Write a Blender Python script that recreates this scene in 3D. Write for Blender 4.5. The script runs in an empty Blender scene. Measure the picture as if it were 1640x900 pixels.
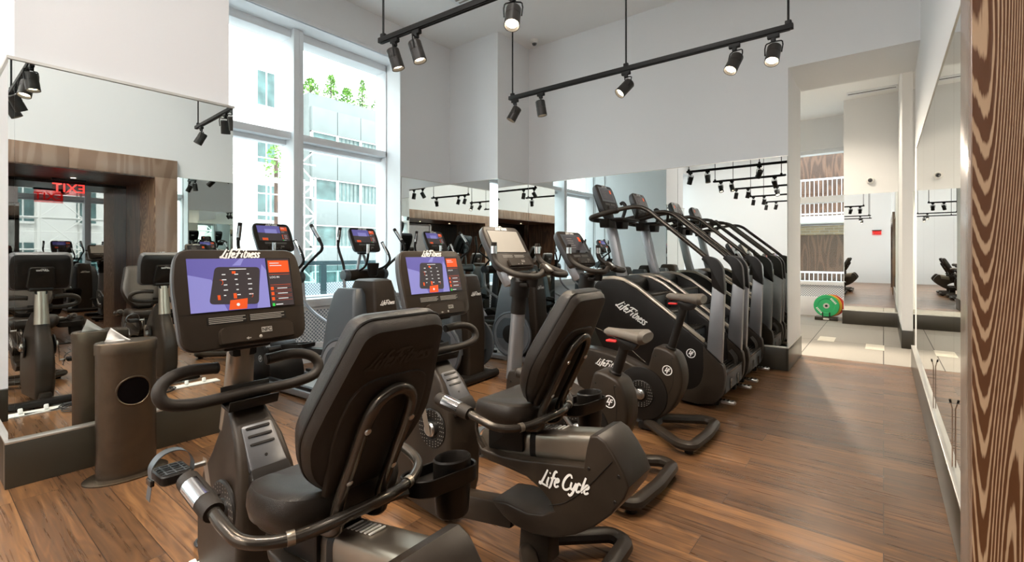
import bpy, bmesh, math, random
from mathutils import Vector, Matrix
random.seed(7)
C = bpy.context.scene.collection
sc = bpy.context.scene
PI = math.pi

# ------------------------------------------------------------------ camera, world, sun, exposure
cam = bpy.data.objects.new('camera', bpy.data.cameras.new('camera'))
C.objects.link(cam)
cam.location = (0, 0, 1.38)
cam.rotation_euler = (PI/2, 0, math.atan2(595, 760))
cam.data.sensor_width = 36
cam.data.lens = 36*760/1640
cam.data.shift_y = -44/1640
cam.data.clip_start = 0.05
cam.data.clip_end = 300
sc.camera = cam
sc.view_settings.view_transform = 'Standard'
sc.view_settings.look = 'None'
sc.view_settings.exposure = 0.0
sc.view_settings.gamma = 1
sc.view_settings.use_curve_mapping = False
sc.cycles.max_bounces = 12
sc.cycles.glossy_bounces = 8
sc.cycles.diffuse_bounces = 5
sc.cycles.transparent_max_bounces = 16
sc.cycles.sample_clamp_indirect = 6

SKY = 6.0
SUN = 5.0
SPOT_W = 80.0
FILL_W = 76.0
w = bpy.data.worlds.new('sky'); sc.world = w; w.use_nodes = True
wn = w.node_tree; bg = wn.nodes['Background']
tc = wn.nodes.new('ShaderNodeTexCoord'); sx = wn.nodes.new('ShaderNodeSeparateXYZ')
cr = wn.nodes.new('ShaderNodeValToRGB')
wn.links.new(tc.outputs['Generated'], sx.inputs[0]); wn.links.new(sx.outputs['Z'], cr.inputs[0])
cr.color_ramp.elements[0].color = (1.0, 0.99, 0.97, 1); cr.color_ramp.elements[1].color = (0.74, 0.87, 1.0, 1)
wn.links.new(cr.outputs[0], bg.inputs[0]); bg.inputs[1].default_value = SKY
sun = bpy.data.objects.new('sun', bpy.data.lights.new('sun', 'SUN')); C.objects.link(sun)
sun.data.energy = SUN; sun.data.angle = 0.01; sun.data.color = (1.0, 0.95, 0.88)
sun.rotation_euler = Vector((0.62, -0.25, 0.74)).to_track_quat('Z', 'Y').to_euler()

# window portals help the sky light find the panes
def portal(name, loc, rot, sx_, sy_):
    l = bpy.data.lights.new(name, 'AREA'); l.shape = 'RECTANGLE'; l.size = sx_; l.size_y = sy_
    l.cycles.is_portal = True
    o = bpy.data.objects.new(name, l); C.objects.link(o); o.location = loc; o.rotation_euler = rot
portal('sky_portal', (-6.3, 3.1, 2.5), (0, -PI/2, 0), 3.4, 2.9)
portal('sky_portal', (-6.3, -2.1, 2.5), (0, -PI/2, 0), 3.4, 2.6)
portal('sky_portal', (-6.3, -4.6, 2.5), (0, -PI/2, 0), 3.4, 1.0)
portal('sky_portal', (-2.2, 12.75, 2.2), (-PI/2, 0, 0), 3.2, 2.9)

# ------------------------------------------------------------------ materials
def nn(nt, t, **kw):
    n = nt.nodes.new(t)
    for k, v in kw.items(): setattr(n, k, v)
    return n
def mat(name, col, rough=0.5, metal=0.0, bump=0.0, bscale=200.0, var=0.0, vscale=6.0, coat=0.0, spec=None):
    m = bpy.data.materials.new(name); m.use_nodes = True; nt = m.node_tree
    b = nt.nodes['Principled BSDF']
    b.inputs['Base Color'].default_value = (*col, 1); b.inputs['Roughness'].default_value = rough
    b.inputs['Metallic'].default_value = metal; b.inputs['Coat Weight'].default_value = coat
    if spec is not None: b.inputs['Specular IOR Level'].default_value = spec
    if bump or var:
        t = nn(nt, 'ShaderNodeTexCoord')
    if bump:
        n = nn(nt, 'ShaderNodeTexNoise'); n.inputs['Scale'].default_value = bscale; n.inputs['Detail'].default_value = 3
        bp = nn(nt, 'ShaderNodeBump'); bp.inputs['Strength'].default_value = bump; bp.inputs['Distance'].default_value = 0.002
        nt.links.new(t.outputs['Object'], n.inputs['Vector']); nt.links.new(n.outputs['Fac'], bp.inputs['Height'])
        nt.links.new(bp.outputs[0], b.inputs['Normal'])
    if var:
        n = nn(nt, 'ShaderNodeTexNoise'); n.inputs['Scale'].default_value = vscale; n.inputs['Detail'].default_value = 4
        nt.links.new(t.outputs['Object'], n.inputs['Vector'])
        r = nn(nt, 'ShaderNodeValToRGB')
        r.color_ramp.elements[0].position = 0.3; r.color_ramp.elements[1].position = 0.7
        r.color_ramp.elements[0].color = (*[c*(1-var) for c in col], 1); r.color_ramp.elements[1].color = (*[min(1, c*(1+var)) for c in col], 1)
        nt.links.new(n.outputs['Fac'], r.inputs[0]); nt.links.new(r.outputs[0], b.inputs['Base Color'])
    return m
def emit(name, col, s):
    m = bpy.data.materials.new(name); m.use_nodes = True; nt = m.node_tree
    b = nt.nodes['Principled BSDF']; b.inputs['Base Color'].default_value = (*[c*0.3 for c in col], 1)
    b.inputs['Emission Color'].default_value = (*col, 1); b.inputs['Emission Strength'].default_value = s
    b.inputs['Roughness'].default_value = 0.12
    return m
def glass(name, tint=(0.93, 0.97, 0.96), refl=0.06):
    m = bpy.data.materials.new(name); m.use_nodes = True; nt = m.node_tree
    nt.nodes.remove(nt.nodes['Principled BSDF']); out = nt.nodes['Material Output']
    t = nn(nt, 'ShaderNodeBsdfTransparent'); t.inputs[0].default_value = (*tint, 1)
    g = nn(nt, 'ShaderNodeBsdfGlossy'); g.inputs['Roughness'].default_value = 0.0
    f = nn(nt, 'ShaderNodeLayerWeight'); f.inputs[0].default_value = 0.5
    pw = nn(nt, 'ShaderNodeMath', operation='POWER'); pw.inputs[1].default_value = 5.0
    ma = nn(nt, 'ShaderNodeMath', operation='MULTIPLY_ADD'); ma.inputs[1].default_value = 0.7; ma.inputs[2].default_value = refl*0.5
    nt.links.new(f.outputs['Facing'], pw.inputs[0]); nt.links.new(pw.outputs[0], ma.inputs[0])
    mx = nn(nt, 'ShaderNodeMixShader')
    nt.links.new(ma.outputs[0], mx.inputs[0]); nt.links.new(t.outputs[0], mx.inputs[1]); nt.links.new(g.outputs[0], mx.inputs[2])
    nt.links.new(mx.outputs[0], out.inputs[0])
    return m
M = {}
M['wall'] = mat('white_wall_paint', (0.79, 0.80, 0.81), 0.75, bump=0.12, bscale=260)
M['ceiling'] = mat('ceiling_paint', (0.90, 0.895, 0.88), 0.8, bump=0.08, bscale=200)
M['winwhite'] = mat('white_window_paint', (0.80, 0.82, 0.84), 0.4, var=0.02)
M['base'] = mat('grey_baseboard_laminate', (0.036, 0.031, 0.021), 0.28, var=0.12, vscale=2)
M['ledge'] = mat('satin_aluminium_ledge', (0.62, 0.60, 0.56), 0.3, metal=0.8, var=0.05)
M['black'] = mat('black_moulded_plastic', (0.010, 0.008, 0.0065), 0.38, spec=0.24, bump=0.25, bscale=600, var=0.15, vscale=9)
M['bronze'] = mat('dark_bronze_plastic', (0.025, 0.018, 0.0125), 0.34, spec=0.22, bump=0.2, bscale=700, var=0.12, vscale=9)
M['vinyl'] = mat('black_vinyl_upholstery', (0.014, 0.010, 0.007), 0.30, spec=0.38, bump=0.5, bscale=420, var=0.2, vscale=7)
M['vinylback'] = mat('textured_seat_shell', (0.020, 0.0145, 0.010), 0.40, spec=0.28, bump=0.6, bscale=800, var=0.15, vscale=5)
M['rubber'] = mat('black_rubber_grip', (0.020, 0.015, 0.011), 0.5, spec=0.28, bump=0.4, bscale=500, var=0.1)
M['silver'] = mat('silver_painted_metal', (0.33, 0.33, 0.34), 0.34, metal=0.75, var=0.05)
M['pewter'] = mat('pewter_painted_metal', (0.36, 0.31, 0.25), 0.30, metal=0.85, var=0.07)
M['chrome'] = mat('polished_chrome', (0.82, 0.82, 0.82), 0.12, metal=1.0, var=0.03)
M['gunmetal'] = mat('gunmetal_tube', (0.065, 0.055, 0.045), 0.24, metal=0.7, var=0.08)
M['slate'] = mat('slate_grey_plastic', (0.060, 0.068, 0.075), 0.36, var=0.08)
M['rim'] = mat('grey_console_rim', (0.075, 0.075, 0.08), 0.36, metal=0.3, var=0.05)
M['white'] = mat('white_lettering', (0.82, 0.81, 0.78), 0.5, var=0.02)
M['dimgrey'] = mat('grey_lettering_and_glare', (0.30, 0.28, 0.25), 0.5, var=0.02)
M['emboss'] = mat('embossed_lettering', (0.02, 0.017, 0.015), 0.5, var=0.02)
M['saddle'] = mat('taupe_saddle_vinyl', (0.115, 0.098, 0.080), 0.45, bump=0.4, bscale=500, var=0.15)
M['red'] = mat('red_plastic', (0.65, 0.02, 0.02), 0.35, var=0.05)
M['orange'] = mat('orange_plate_rubber', (0.75, 0.16, 0.02), 0.5, var=0.05)
M['scr_dark'] = mat('dark_display_glass', (0.012, 0.012, 0.014), 0.06, var=0.05, coat=1.0)
M['scr_purple'] = emit('display_purple', (0.17, 0.15, 0.46), 0.62)
M['scr_violet'] = emit('display_pale_violet', (0.27, 0.26, 0.60), 0.75)
M['scr_grey'] = emit('display_charcoal', (0.055, 0.045, 0.045), 0.8)
M['scr_orange'] = emit('display_orange', (0.90, 0.12, 0.03), 0.62)
M['scr_white'] = emit('display_white', (0.75, 0.75, 0.75), 0.8)
M['scr_green'] = emit('display_green', (0.05, 0.6, 0.08), 0.8)
M['lamp'] = emit('warm_lamp_lens', (1.0, 0.82, 0.58), 14.0)
M['track'] = mat('black_track_metal', (0.008, 0.008, 0.008), 0.5, spec=0.2, var=0.1)
M['can'] = mat('black_spotlight_enamel', (0.022, 0.020, 0.018), 0.38, var=0.1, spec=0.3)
M['glass'] = glass('window_glass')
M['glass2'] = glass('balustrade_glass', (0.55, 0.72, 0.72))
M['binmetal'] = mat('bronze_powder_coated_steel', (0.115, 0.088, 0.062), 0.26, metal=0.85, bump=0.3, bscale=900, var=0.12, vscale=12)
M['hole'] = mat('painted_opening_black', (0.004, 0.003, 0.003), 1.0, spec=0.0, var=0.1)  # black paint standing in for the shade inside the bin
M['paper'] = mat('white_wipe_tissue', (0.86, 0.86, 0.84), 0.8, bump=0.3, bscale=80, var=0.03)
M['facade'] = mat('pale_grey_facade_panel', (0.165, 0.19, 0.19), 0.6, var=0.06, vscale=1.5)
M['facadew'] = mat('white_facade_render', (0.80, 0.80, 0.78), 0.7, var=0.05, vscale=1.0)
M['teal'] = mat('teal_window_glass', (0.07, 0.13, 0.13), 0.12, var=0.5, vscale=1.3)
M['curtain'] = mat('pale_curtain', (0.15, 0.19, 0.185), 0.8, var=0.2, vscale=4)
M['ground'] = mat('street_asphalt', (0.35, 0.35, 0.35), 0.85, var=0.1)
M['leaf'] = mat('roof_garden_leaves', (0.16, 0.33, 0.06), 0.6, var=0.5, vscale=4)
M['scaff'] = mat('white_scaffold_tube', (0.85, 0.84, 0.80), 0.4, var=0.03)
M['darkteal'] = mat('dark_teal_rail', (0.03, 0.07, 0.08), 0.35, var=0.1)
M['green'] = mat('green_plate_rubber', (0.02, 0.42, 0.14), 0.5, var=0.06)
M['yellow'] = mat('yellow_plate_rubber', (0.70, 0.42, 0.03), 0.5, var=0.06)
M['redp'] = mat('red_plate_rubber', (0.60, 0.05, 0.03), 0.5, var=0.06)
M['steel'] = mat('brushed_steel', (0.55, 0.54, 0.52), 0.3, metal=1.0, var=0.05)
M['cable'] = mat('black_cable', (0.02, 0.02, 0.02), 0.5, var=0.1)
M['plate'] = mat('white_floor_socket', (0.75, 0.74, 0.70), 0.5, var=0.05)
M['patch'] = mat('pale_floor_inlay', (0.62, 0.58, 0.50), 0.6, var=0.08)
M['exitred'] = emit('exit_red', (1.0, 0.03, 0.02), 1.5)
M['exitglass'] = glass('pink_tinted_acrylic', (0.95, 0.55, 0.55))
M['exitface'] = emit('exit_face', (0.25, 0.02, 0.02), 0.6)

def mirror_mat():
    m = mat('silvered_mirror', (0.80, 0.835, 0.815), 0.0, metal=1.0)
    return m
M['mirror'] = mirror_mat()
# smoky door glass: dark body with a strong clear reflection
def smoked():
    m = bpy.data.materials.new('smoked_door_glass'); m.use_nodes = True; nt = m.node_tree
    b = nt.nodes['Principled BSDF']
    t = nn(nt, 'ShaderNodeTexCoord'); n = nn(nt, 'ShaderNodeTexNoise'); n.inputs['Scale'].default_value = 0.8
    r = nn(nt, 'ShaderNodeValToRGB')
    r.color_ramp.elements[0].color = (0.27, 0.25, 0.25, 1); r.color_ramp.elements[1].color = (0.33, 0.31, 0.30, 1)
    nt.links.new(t.outputs['Object'], n.inputs['Vector']); nt.links.new(n.outputs['Fac'], r.inputs[0])
    nt.links.new(r.outputs[0], b.inputs['Base Color'])
    b.inputs['Metallic'].default_value = 1.0; b.inputs['Roughness'].default_value = 0.01
    return m
M['smoked'] = smoked()

def floor_mat():
    m = bpy.data.materials.new('oak_plank_floor'); m.use_nodes = True; nt = m.node_tree; L = nt.links
    b = nt.nodes['Principled BSDF']
    t = nn(nt, 'ShaderNodeTexCoord')
    br = nn(nt, 'ShaderNodeTexBrick'); br.offset = 0.37; br.offset_frequency = 3
    br.inputs['Scale'].default_value = 1.0; br.inputs['Brick Width'].default_value = 1.9; br.inputs['Row Height'].default_value = 0.185
    br.inputs['Mortar Size'].default_value = 0.0016; br.inputs['Mortar Smooth'].default_value = 0.1; br.inputs['Bias'].default_value = 0.0
    br.inputs['Color1'].default_value = (0, 0, 0, 1); br.inputs['Color2'].default_value = (1, 1, 1, 1); br.inputs['Mortar'].default_value = (0.5, 0.5, 0.5, 1)
    L.new(t.outputs['Object'], br.inputs['Vector'])
    # grain follows the plank
    mp = nn(nt, 'ShaderNodeMapping'); mp.inputs['Scale'].default_value = (1.5, 42, 1)
    L.new(t.outputs['Object'], mp.inputs['Vector'])
    addv = nn(nt, 'ShaderNodeVectorMath', operation='ADD'); L.new(mp.outputs[0], addv.inputs[0])
    sc_ = nn(nt, 'ShaderNodeVectorMath', operation='SCALE'); sc_.inputs['Scale'].default_value = 9.0
    L.new(br.outputs['Color'], sc_.inputs[0]); L.new(sc_.outputs[0], addv.inputs[1])
    n1 = nn(nt, 'ShaderNodeTexNoise'); n1.inputs['Scale'].default_value = 1.0; n1.inputs['Detail'].default_value = 8; n1.inputs['Distortion'].default_value = 0.8
    L.new(addv.outputs[0], n1.inputs['Vector'])
    mp2 = nn(nt, 'ShaderNodeMapping'); mp2.inputs['Scale'].default_value = (1.4, 9, 1)
    L.new(t.outputs['Object'], mp2.inputs['Vector'])
    add2 = nn(nt, 'ShaderNodeVectorMath', operation='ADD'); L.new(mp2.outputs[0], add2.inputs[0]); L.new(sc_.outputs[0], add2.inputs[1])
    n2 = nn(nt, 'ShaderNodeTexNoise'); n2.inputs['Scale'].default_value = 1.0; n2.inputs['Detail'].default_value = 1
    L.new(add2.outputs[0], n2.inputs['Vector'])
    rg = nn(nt, 'ShaderNodeMath', operation='MULTIPLY'); rg.inputs[1].default_value = 70
    L.new(n2.outputs['Fac'], rg.inputs[0])
    sn = nn(nt, 'ShaderNodeMath', operation='SINE'); L.new(rg.outputs[0], sn.inputs[0])
    ab = nn(nt, 'ShaderNodeMath', operation='MULTIPLY_ADD'); ab.inputs[1].default_value = 0.055; ab.inputs[2].default_value = 0.0
    L.new(sn.outputs[0], ab.inputs[0])
    a1 = nn(nt, 'ShaderNodeMath', operation='ADD'); L.new(ab.outputs[0], a1.inputs[0]); L.new(n1.outputs['Fac'], a1.inputs[1])
    # plank tone
    sp = nn(nt, 'ShaderNodeSeparateColor'); L.new(br.outputs['Color'], sp.inputs[0])
    pm = nn(nt, 'ShaderNodeMath', operation='MULTIPLY_ADD'); pm.inputs[1].default_value = 0.30; pm.inputs[2].default_value = -0.13
    L.new(sp.outputs[0], pm.inputs[0])
    a2 = nn(nt, 'ShaderNodeMath', operation='ADD'); L.new(a1.outputs[0], a2.inputs[0]); L.new(pm.outputs[0], a2.inputs[1])
    cr = nn(nt, 'ShaderNodeValToRGB'); e = cr.color_ramp.elements
    e[0].position = 0.10; e[0].color = (0.040, 0.022, 0.012, 1)
    e[1].position = 0.90; e[1].color = (0.33, 0.160, 0.062, 1)
    x = e.new(0.52); x.color = (0.140, 0.067, 0.029, 1)
    L.new(a2.outputs[0], cr.inputs[0])
    mx = nn(nt, 'ShaderNodeMix', data_type='RGBA'); L.new(br.outputs['Fac'], mx.inputs['Factor'])
    L.new(cr.outputs[0], mx.inputs['A']); mx.inputs['B'].default_value = (0.02, 0.012, 0.008, 1)
    L.new(mx.outputs['Result'], b.inputs['Base Color'])
    rr = nn(nt, 'ShaderNodeMapRange'); rr.inputs['To Min'].default_value = 0.22; rr.inputs['To Max'].default_value = 0.36
    L.new(n1.outputs['Fac'], rr.inputs['Value']); L.new(rr.outputs[0], b.inputs['Roughness'])
    bp = nn(nt, 'ShaderNodeBump'); bp.inputs['Strength'].default_value = 0.12; bp.inputs['Distance'].default_value = 0.002
    L.new(a1.outputs[0], bp.inputs['Height']); L.new(bp.outputs[0], b.inputs['Normal'])
    return m
M['floor'] = floor_mat()

def wood_mat(name, dark, light, freq, mapscale, thr=0.35, rough=0.4):
    m = bpy.data.materials.new(name); m.use_nodes = True; nt = m.node_tree; L = nt.links
    b = nt.nodes['Principled BSDF']
    t = nn(nt, 'ShaderNodeTexCoord')
    mp = nn(nt, 'ShaderNodeMapping'); mp.inputs['Scale'].default_value = mapscale
    L.new(t.outputs['Object'], mp.inputs['Vector'])
    n = nn(nt, 'ShaderNodeTexNoise'); n.inputs['Scale'].default_value = 1.0; n.inputs['Detail'].default_value = 2.0; n.inputs['Roughness'].default_value = 0.35
    L.new(mp.outputs[0], n.inputs['Vector'])
    f = nn(nt, 'ShaderNodeMath', operation='MULTIPLY'); f.inputs[1].default_value = freq; L.new(n.outputs['Fac'], f.inputs[0])
    mp3 = nn(nt, 'ShaderNodeMapping'); mp3.inputs['Scale'].default_value = (160, 160, 7); L.new(t.outputs['Object'], mp3.inputs['Vector'])
    n3 = nn(nt, 'ShaderNodeTexNoise'); n3.inputs['Scale'].default_value = 1.0; n3.inputs['Detail'].default_value = 2; L.new(mp3.outputs[0], n3.inputs['Vector'])
    j = nn(nt, 'ShaderNodeMath', operation='MULTIPLY_ADD'); j.inputs[1].default_value = 2.2; L.new(n3.outputs['Fac'], j.inputs[0]); L.new(f.outputs[0], j.inputs[2])
    s = nn(nt, 'ShaderNodeMath', operation='SINE'); L.new(j.outputs[0], s.inputs[0])
    cr = nn(nt, 'ShaderNodeValToRGB'); e = cr.color_ramp.elements
    e[0].position = thr; e[0].color = (*dark, 1); e[1].position = min(0.98, thr+0.3); e[1].color = (*light, 1)
    mr = nn(nt, 'ShaderNodeMapRange'); mr.inputs['From Min'].default_value = -1; L.new(s.outputs[0], mr.inputs['Value'])
    L.new(mr.outputs[0], cr.inputs[0]); L.new(cr.outputs[0], b.inputs['Base Color'])
    b.inputs['Roughness'].default_value = rough
    bp = nn(nt, 'ShaderNodeBump'); bp.inputs['Strength'].default_value = 0.3; bp.inputs['Distance'].default_value = 0.001
    L.new(mr.outputs[0], bp.inputs['Height']); L.new(bp.outputs[0], b.inputs['Normal'])
    return m
M['cerused'] = wood_mat('cerused_dark_oak', (0.105, 0.040, 0.013), (0.46, 0.31, 0.19), 850, (3.2, 3.2, 0.16), 0.55)
M['jamb'] = wood_mat('taupe_brown_oak', (0.23, 0.150, 0.105), (0.29, 0.20, 0.145), 60, (2.5, 2.5, 0.25), 0.5, 0.22)
M['darkwood'] = wood_mat('dark_walnut_panel', (0.060, 0.028, 0.016), (0.12, 0.06, 0.035), 60, (3, 3, 0.5), 0.5, 0.3)

def tile_mat():
    m = bpy.data.materials.new('grey_rubber_tiles'); m.use_nodes = True; nt = m.node_tree; L = nt.links
    b = nt.nodes['Principled BSDF']
    t = nn(nt, 'ShaderNodeTexCoord')
    br = nn(nt, 'ShaderNodeTexBrick'); br.offset = 0.0
    br.inputs['Scale'].default_value = 1.0; br.inputs['Brick Width'].default_value = 0.9; br.inputs['Row Height'].default_value = 1.8
    br.inputs['Mortar Size'].default_value = 0.006
    br.inputs['Color1'].default_value = (0.26, 0.24, 0.215, 1); br.inputs['Color2'].default_value = (0.31, 0.29, 0.26, 1); br.inputs['Mortar'].default_value = (0.06, 0.05, 0.045, 1)
    L.new(t.outputs['Object'], br.inputs['Vector'])
    n = nn(nt, 'ShaderNodeTexNoise'); n.inputs['Scale'].default_value = 160; n.inputs['Detail'].default_value = 3; L.new(t.outputs['Object'], n.inputs['Vector'])
    mx = nn(nt, 'ShaderNodeMix', data_type='RGBA', blend_type='MULTIPLY'); mx.inputs['Factor'].default_value = 0.6
    mr = nn(nt, 'ShaderNodeMapRange'); mr.inputs['To Min'].default_value = 0.6; mr.inputs['To Max'].default_value = 1.4; L.new(n.outputs['Fac'], mr.inputs['Value'])
    L.new(br.outputs['Color'], mx.inputs['A']); L.new(mr.outputs[0], mx.inputs['B']); L.new(mx.outputs['Result'], b.inputs['Base Color'])
    b.inputs['Roughness'].default_value = 0.7
    return m
M['tiles'] = tile_mat()
def brickwall():
    m = bpy.data.materials.new('tan_brick_wall'); m.use_nodes = True; nt = m.node_tree; L = nt.links
    b = nt.nodes['Principled BSDF']; t = nn(nt, 'ShaderNodeTexCoord')
    mp = nn(nt, 'ShaderNodeMapping'); mp.inputs['Rotation'].default_value = (PI/2, 0, 0); L.new(t.outputs['Object'], mp.inputs['Vector'])
    br = nn(nt, 'ShaderNodeTexBrick'); br.inputs['Scale'].default_value = 1.0; br.inputs['Brick Width'].default_value = 0.24; br.inputs['Row Height'].default_value = 0.08
    br.inputs['Mortar Size'].default_value = 0.008
    br.inputs['Color1'].default_value = (0.25, 0.19, 0.10, 1); br.inputs['Color2'].default_value = (0.17, 0.13, 0.075, 1); br.inputs['Mortar'].default_value = (0.25, 0.23, 0.19, 1)
    L.new(mp.outputs[0], br.inputs['Vector']); L.new(br.outputs['Color'], b.inputs['Base Color']); b.inputs['Roughness'].default_value = 0.85
    return m
M['brick'] = brickwall()
def perf(name, a, bcol, pitch):
    # perforated sheet: round holes on a diagonal lattice in the (y, z) plane and (x, z) plane
    m = bpy.data.materials.new(name); m.use_nodes = True; nt = m.node_tree; L = nt.links
    b = nt.nodes['Principled BSDF']; t = nn(nt, 'ShaderNodeTexCoord'); s = nn(nt, 'ShaderNodeSeparateXYZ'); L.new(t.outputs['Object'], s.inputs[0])
    ad = nn(nt, 'ShaderNodeMath', operation='ADD'); L.new(s.outputs['X'], ad.inputs[0]); L.new(s.outputs['Y'], ad.inputs[1])
    k = 2*PI/pitch
    def cosn(src):
        mu = nn(nt, 'ShaderNodeMath', operation='MULTIPLY'); mu.inputs[1].default_value = k; L.new(src, mu.inputs[0])
        c = nn(nt, 'ShaderNodeMath', operation='COSINE'); L.new(mu.outputs[0], c.inputs[0]); return c.outputs[0]
    c1 = cosn(ad.outputs[0]); c2 = cosn(s.outputs['Z'])
    pr = nn(nt, 'ShaderNodeMath', operation='ADD'); L.new(c1, pr.inputs[0]); L.new(c2, pr.inputs[1])
    av = nn(nt, 'ShaderNodeMath', operation='ABSOLUTE'); L.new(pr.outputs[0], av.inputs[0])
    cr = nn(nt, 'ShaderNodeValToRGB'); e = cr.color_ramp.elements
    e[0].position = 0.82; e[0].color = (*a, 1); e[1].position = 0.95; e[1].color = (*bcol, 1)
    L.new(av.outputs[0], cr.inputs[0]); L.new(cr.outputs[0], b.inputs['Base Color']); b.inputs['Roughness'].default_value = 0.4
    return m
M['perf'] = perf('perforated_white_panel', (0.82, 0.85, 0.88), (0.22, 0.28, 0.34), 0.048)

# ------------------------------------------------------------------ mesh helpers
def smooth_path(pts, n=6, closed=False):
    P = [Vector(p) for p in pts]; out = []
    N = len(P); rng = range(N if closed else N-1)
    for i in rng:
        p0 = P[(i-1) % N] if (closed or i > 0) else P[0]*2-P[1]
        p1 = P[i]; p2 = P[(i+1) % N]
        p3 = P[(i+2) % N] if (closed or i+2 < N) else P[-1]*2-P[-2]
        # centripetal-ish by clamping tangent length
        l = (p2-p1).length
        t1 = (p2-p0); t2 = (p3-p1)
        t1 = t1.normalized()*l if t1.length > 0 else t1; t2 = t2.normalized()*l if t2.length > 0 else t2
        for k in range(n):
            t = k/n; t2_ = t*t; t3 = t2_*t
            out.append(p1*(2*t3-3*t2_+1)+t1*(t3-2*t2_+t)+p2*(-2*t3+3*t2_)+t2*(t3-t2_))
    if not closed: out.append(P[-1])
    return out
def round_poly(pts, r, n=4):
    N = len(pts); out = []
    for i in range(N):
        p = Vector(pts[i]).to_3d() if len(pts[i]) == 2 else Vector(pts[i])
        a = Vector(pts[i-1]).to_3d(); b = Vector(pts[(i+1) % N]).to_3d()
        ri = r[i] if isinstance(r, (list, tuple)) else r
        da = (a-p); db = (b-p)
        if ri <= 0 or da.length == 0 or db.length == 0: out.append((p.x, p.y)); continue
        d = min(ri, da.length*0.48, db.length*0.48)
        q0 = p+da.normalized()*d; q2 = p+db.normalized()*d
        for k in range(n+1):
            t = k/n; q = q0*(1-t)**2+p*2*t*(1-t)+q2*t*t; out.append((q.x, q.y))
    return out
_txt = {}
def text_data(s, shear=0.0, bold=0.0, space=1.0):
    key = (s, shear, bold, space)
    if key in _txt: return _txt[key]
    cu = bpy.data.curves.new('t', 'FONT'); cu.body = s; cu.align_x = 'CENTER'; cu.align_y = 'CENTER'; cu.size = 1
    cu.shear = shear; cu.offset = bold; cu.space_character = space; cu.resolution_u = 3
    o = bpy.data.objects.new('t', cu); C.objects.link(o)
    dg = bpy.context.evaluated_depsgraph_get(); dg.update()
    me = o.evaluated_get(dg).to_mesh()
    d = ([v.co.copy() for v in me.vertices], [tuple(p.vertices) for p in me.polygons])
    o.evaluated_get(dg).to_mesh_clear()
    bpy.data.objects.remove(o); bpy.data.curves.remove(cu)
    _txt[key] = d
    return d
GLYPH = {
 'L': (0.56, [[(0.46, 1.04), (0.24, 0.35), (0.06, -0.02), (0.0, 0.10), (0.25, 0.02), (0.72, -0.10)]]),
 'i': (0.26, [[(0.10, 0.56), (0.04, 0.10), (0.14, 0.0)], [(0.13, 0.80), (0.15, 0.90)]]),
 'f': (0.34, [[(0.44, 0.96), (0.32, 1.04), (0.21, 0.85), (0.10, 0.0), (0.0, -0.20)], [(0.0, 0.52), (0.40, 0.58)]]),
 'e': (0.40, [[(0.06, 0.28), (0.30, 0.38), (0.28, 0.56), (0.13, 0.50), (0.05, 0.20), (0.16, 0.0), (0.38, 0.12)]]),
 'F': (0.70, [[(-0.05, 0.86), (0.25, 1.02), (0.95, 1.04)], [(0.38, 1.0), (0.26, 0.35), (0.08, -0.08)], [(0.10, 0.50), (0.60, 0.56)]]),
 't': (0.36, [[(0.20, 0.88), (0.10, 0.15), (0.19, 0.0), (0.32, 0.08)], [(0.0, 0.58), (0.40, 0.63)]]),
 'n': (0.44, [[(0.10, 0.56), (0.04, 0.0)], [(0.06, 0.34), (0.20, 0.56), (0.32, 0.48), (0.28, 0.08), (0.38, 0.0)]]),
 's': (0.36, [[(0.34, 0.50), (0.20, 0.58), (0.08, 0.44), (0.26, 0.20), (0.20, 0.02), (0.0, 0.05)]]),
 'C': (0.62, [[(0.66, 0.80), (0.52, 1.02), (0.25, 0.85), (0.08, 0.40), (0.16, 0.05), (0.40, -0.02), (0.64, 0.15)]]),
 'y': (0.44, [[(0.08, 0.56), (0.08, 0.15), (0.26, 0.10), (0.40, 0.50)], [(0.42, 0.56), (0.30, -0.10), (0.12, -0.34), (-0.04, -0.24)]]),
 'c': (0.36, [[(0.35, 0.45), (0.20, 0.57), (0.07, 0.30), (0.14, 0.0), (0.36, 0.10)]]),
 'l': (0.24, [[(0.24, 1.04), (0.10, 0.12), (0.20, 0.0)]])}
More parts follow.
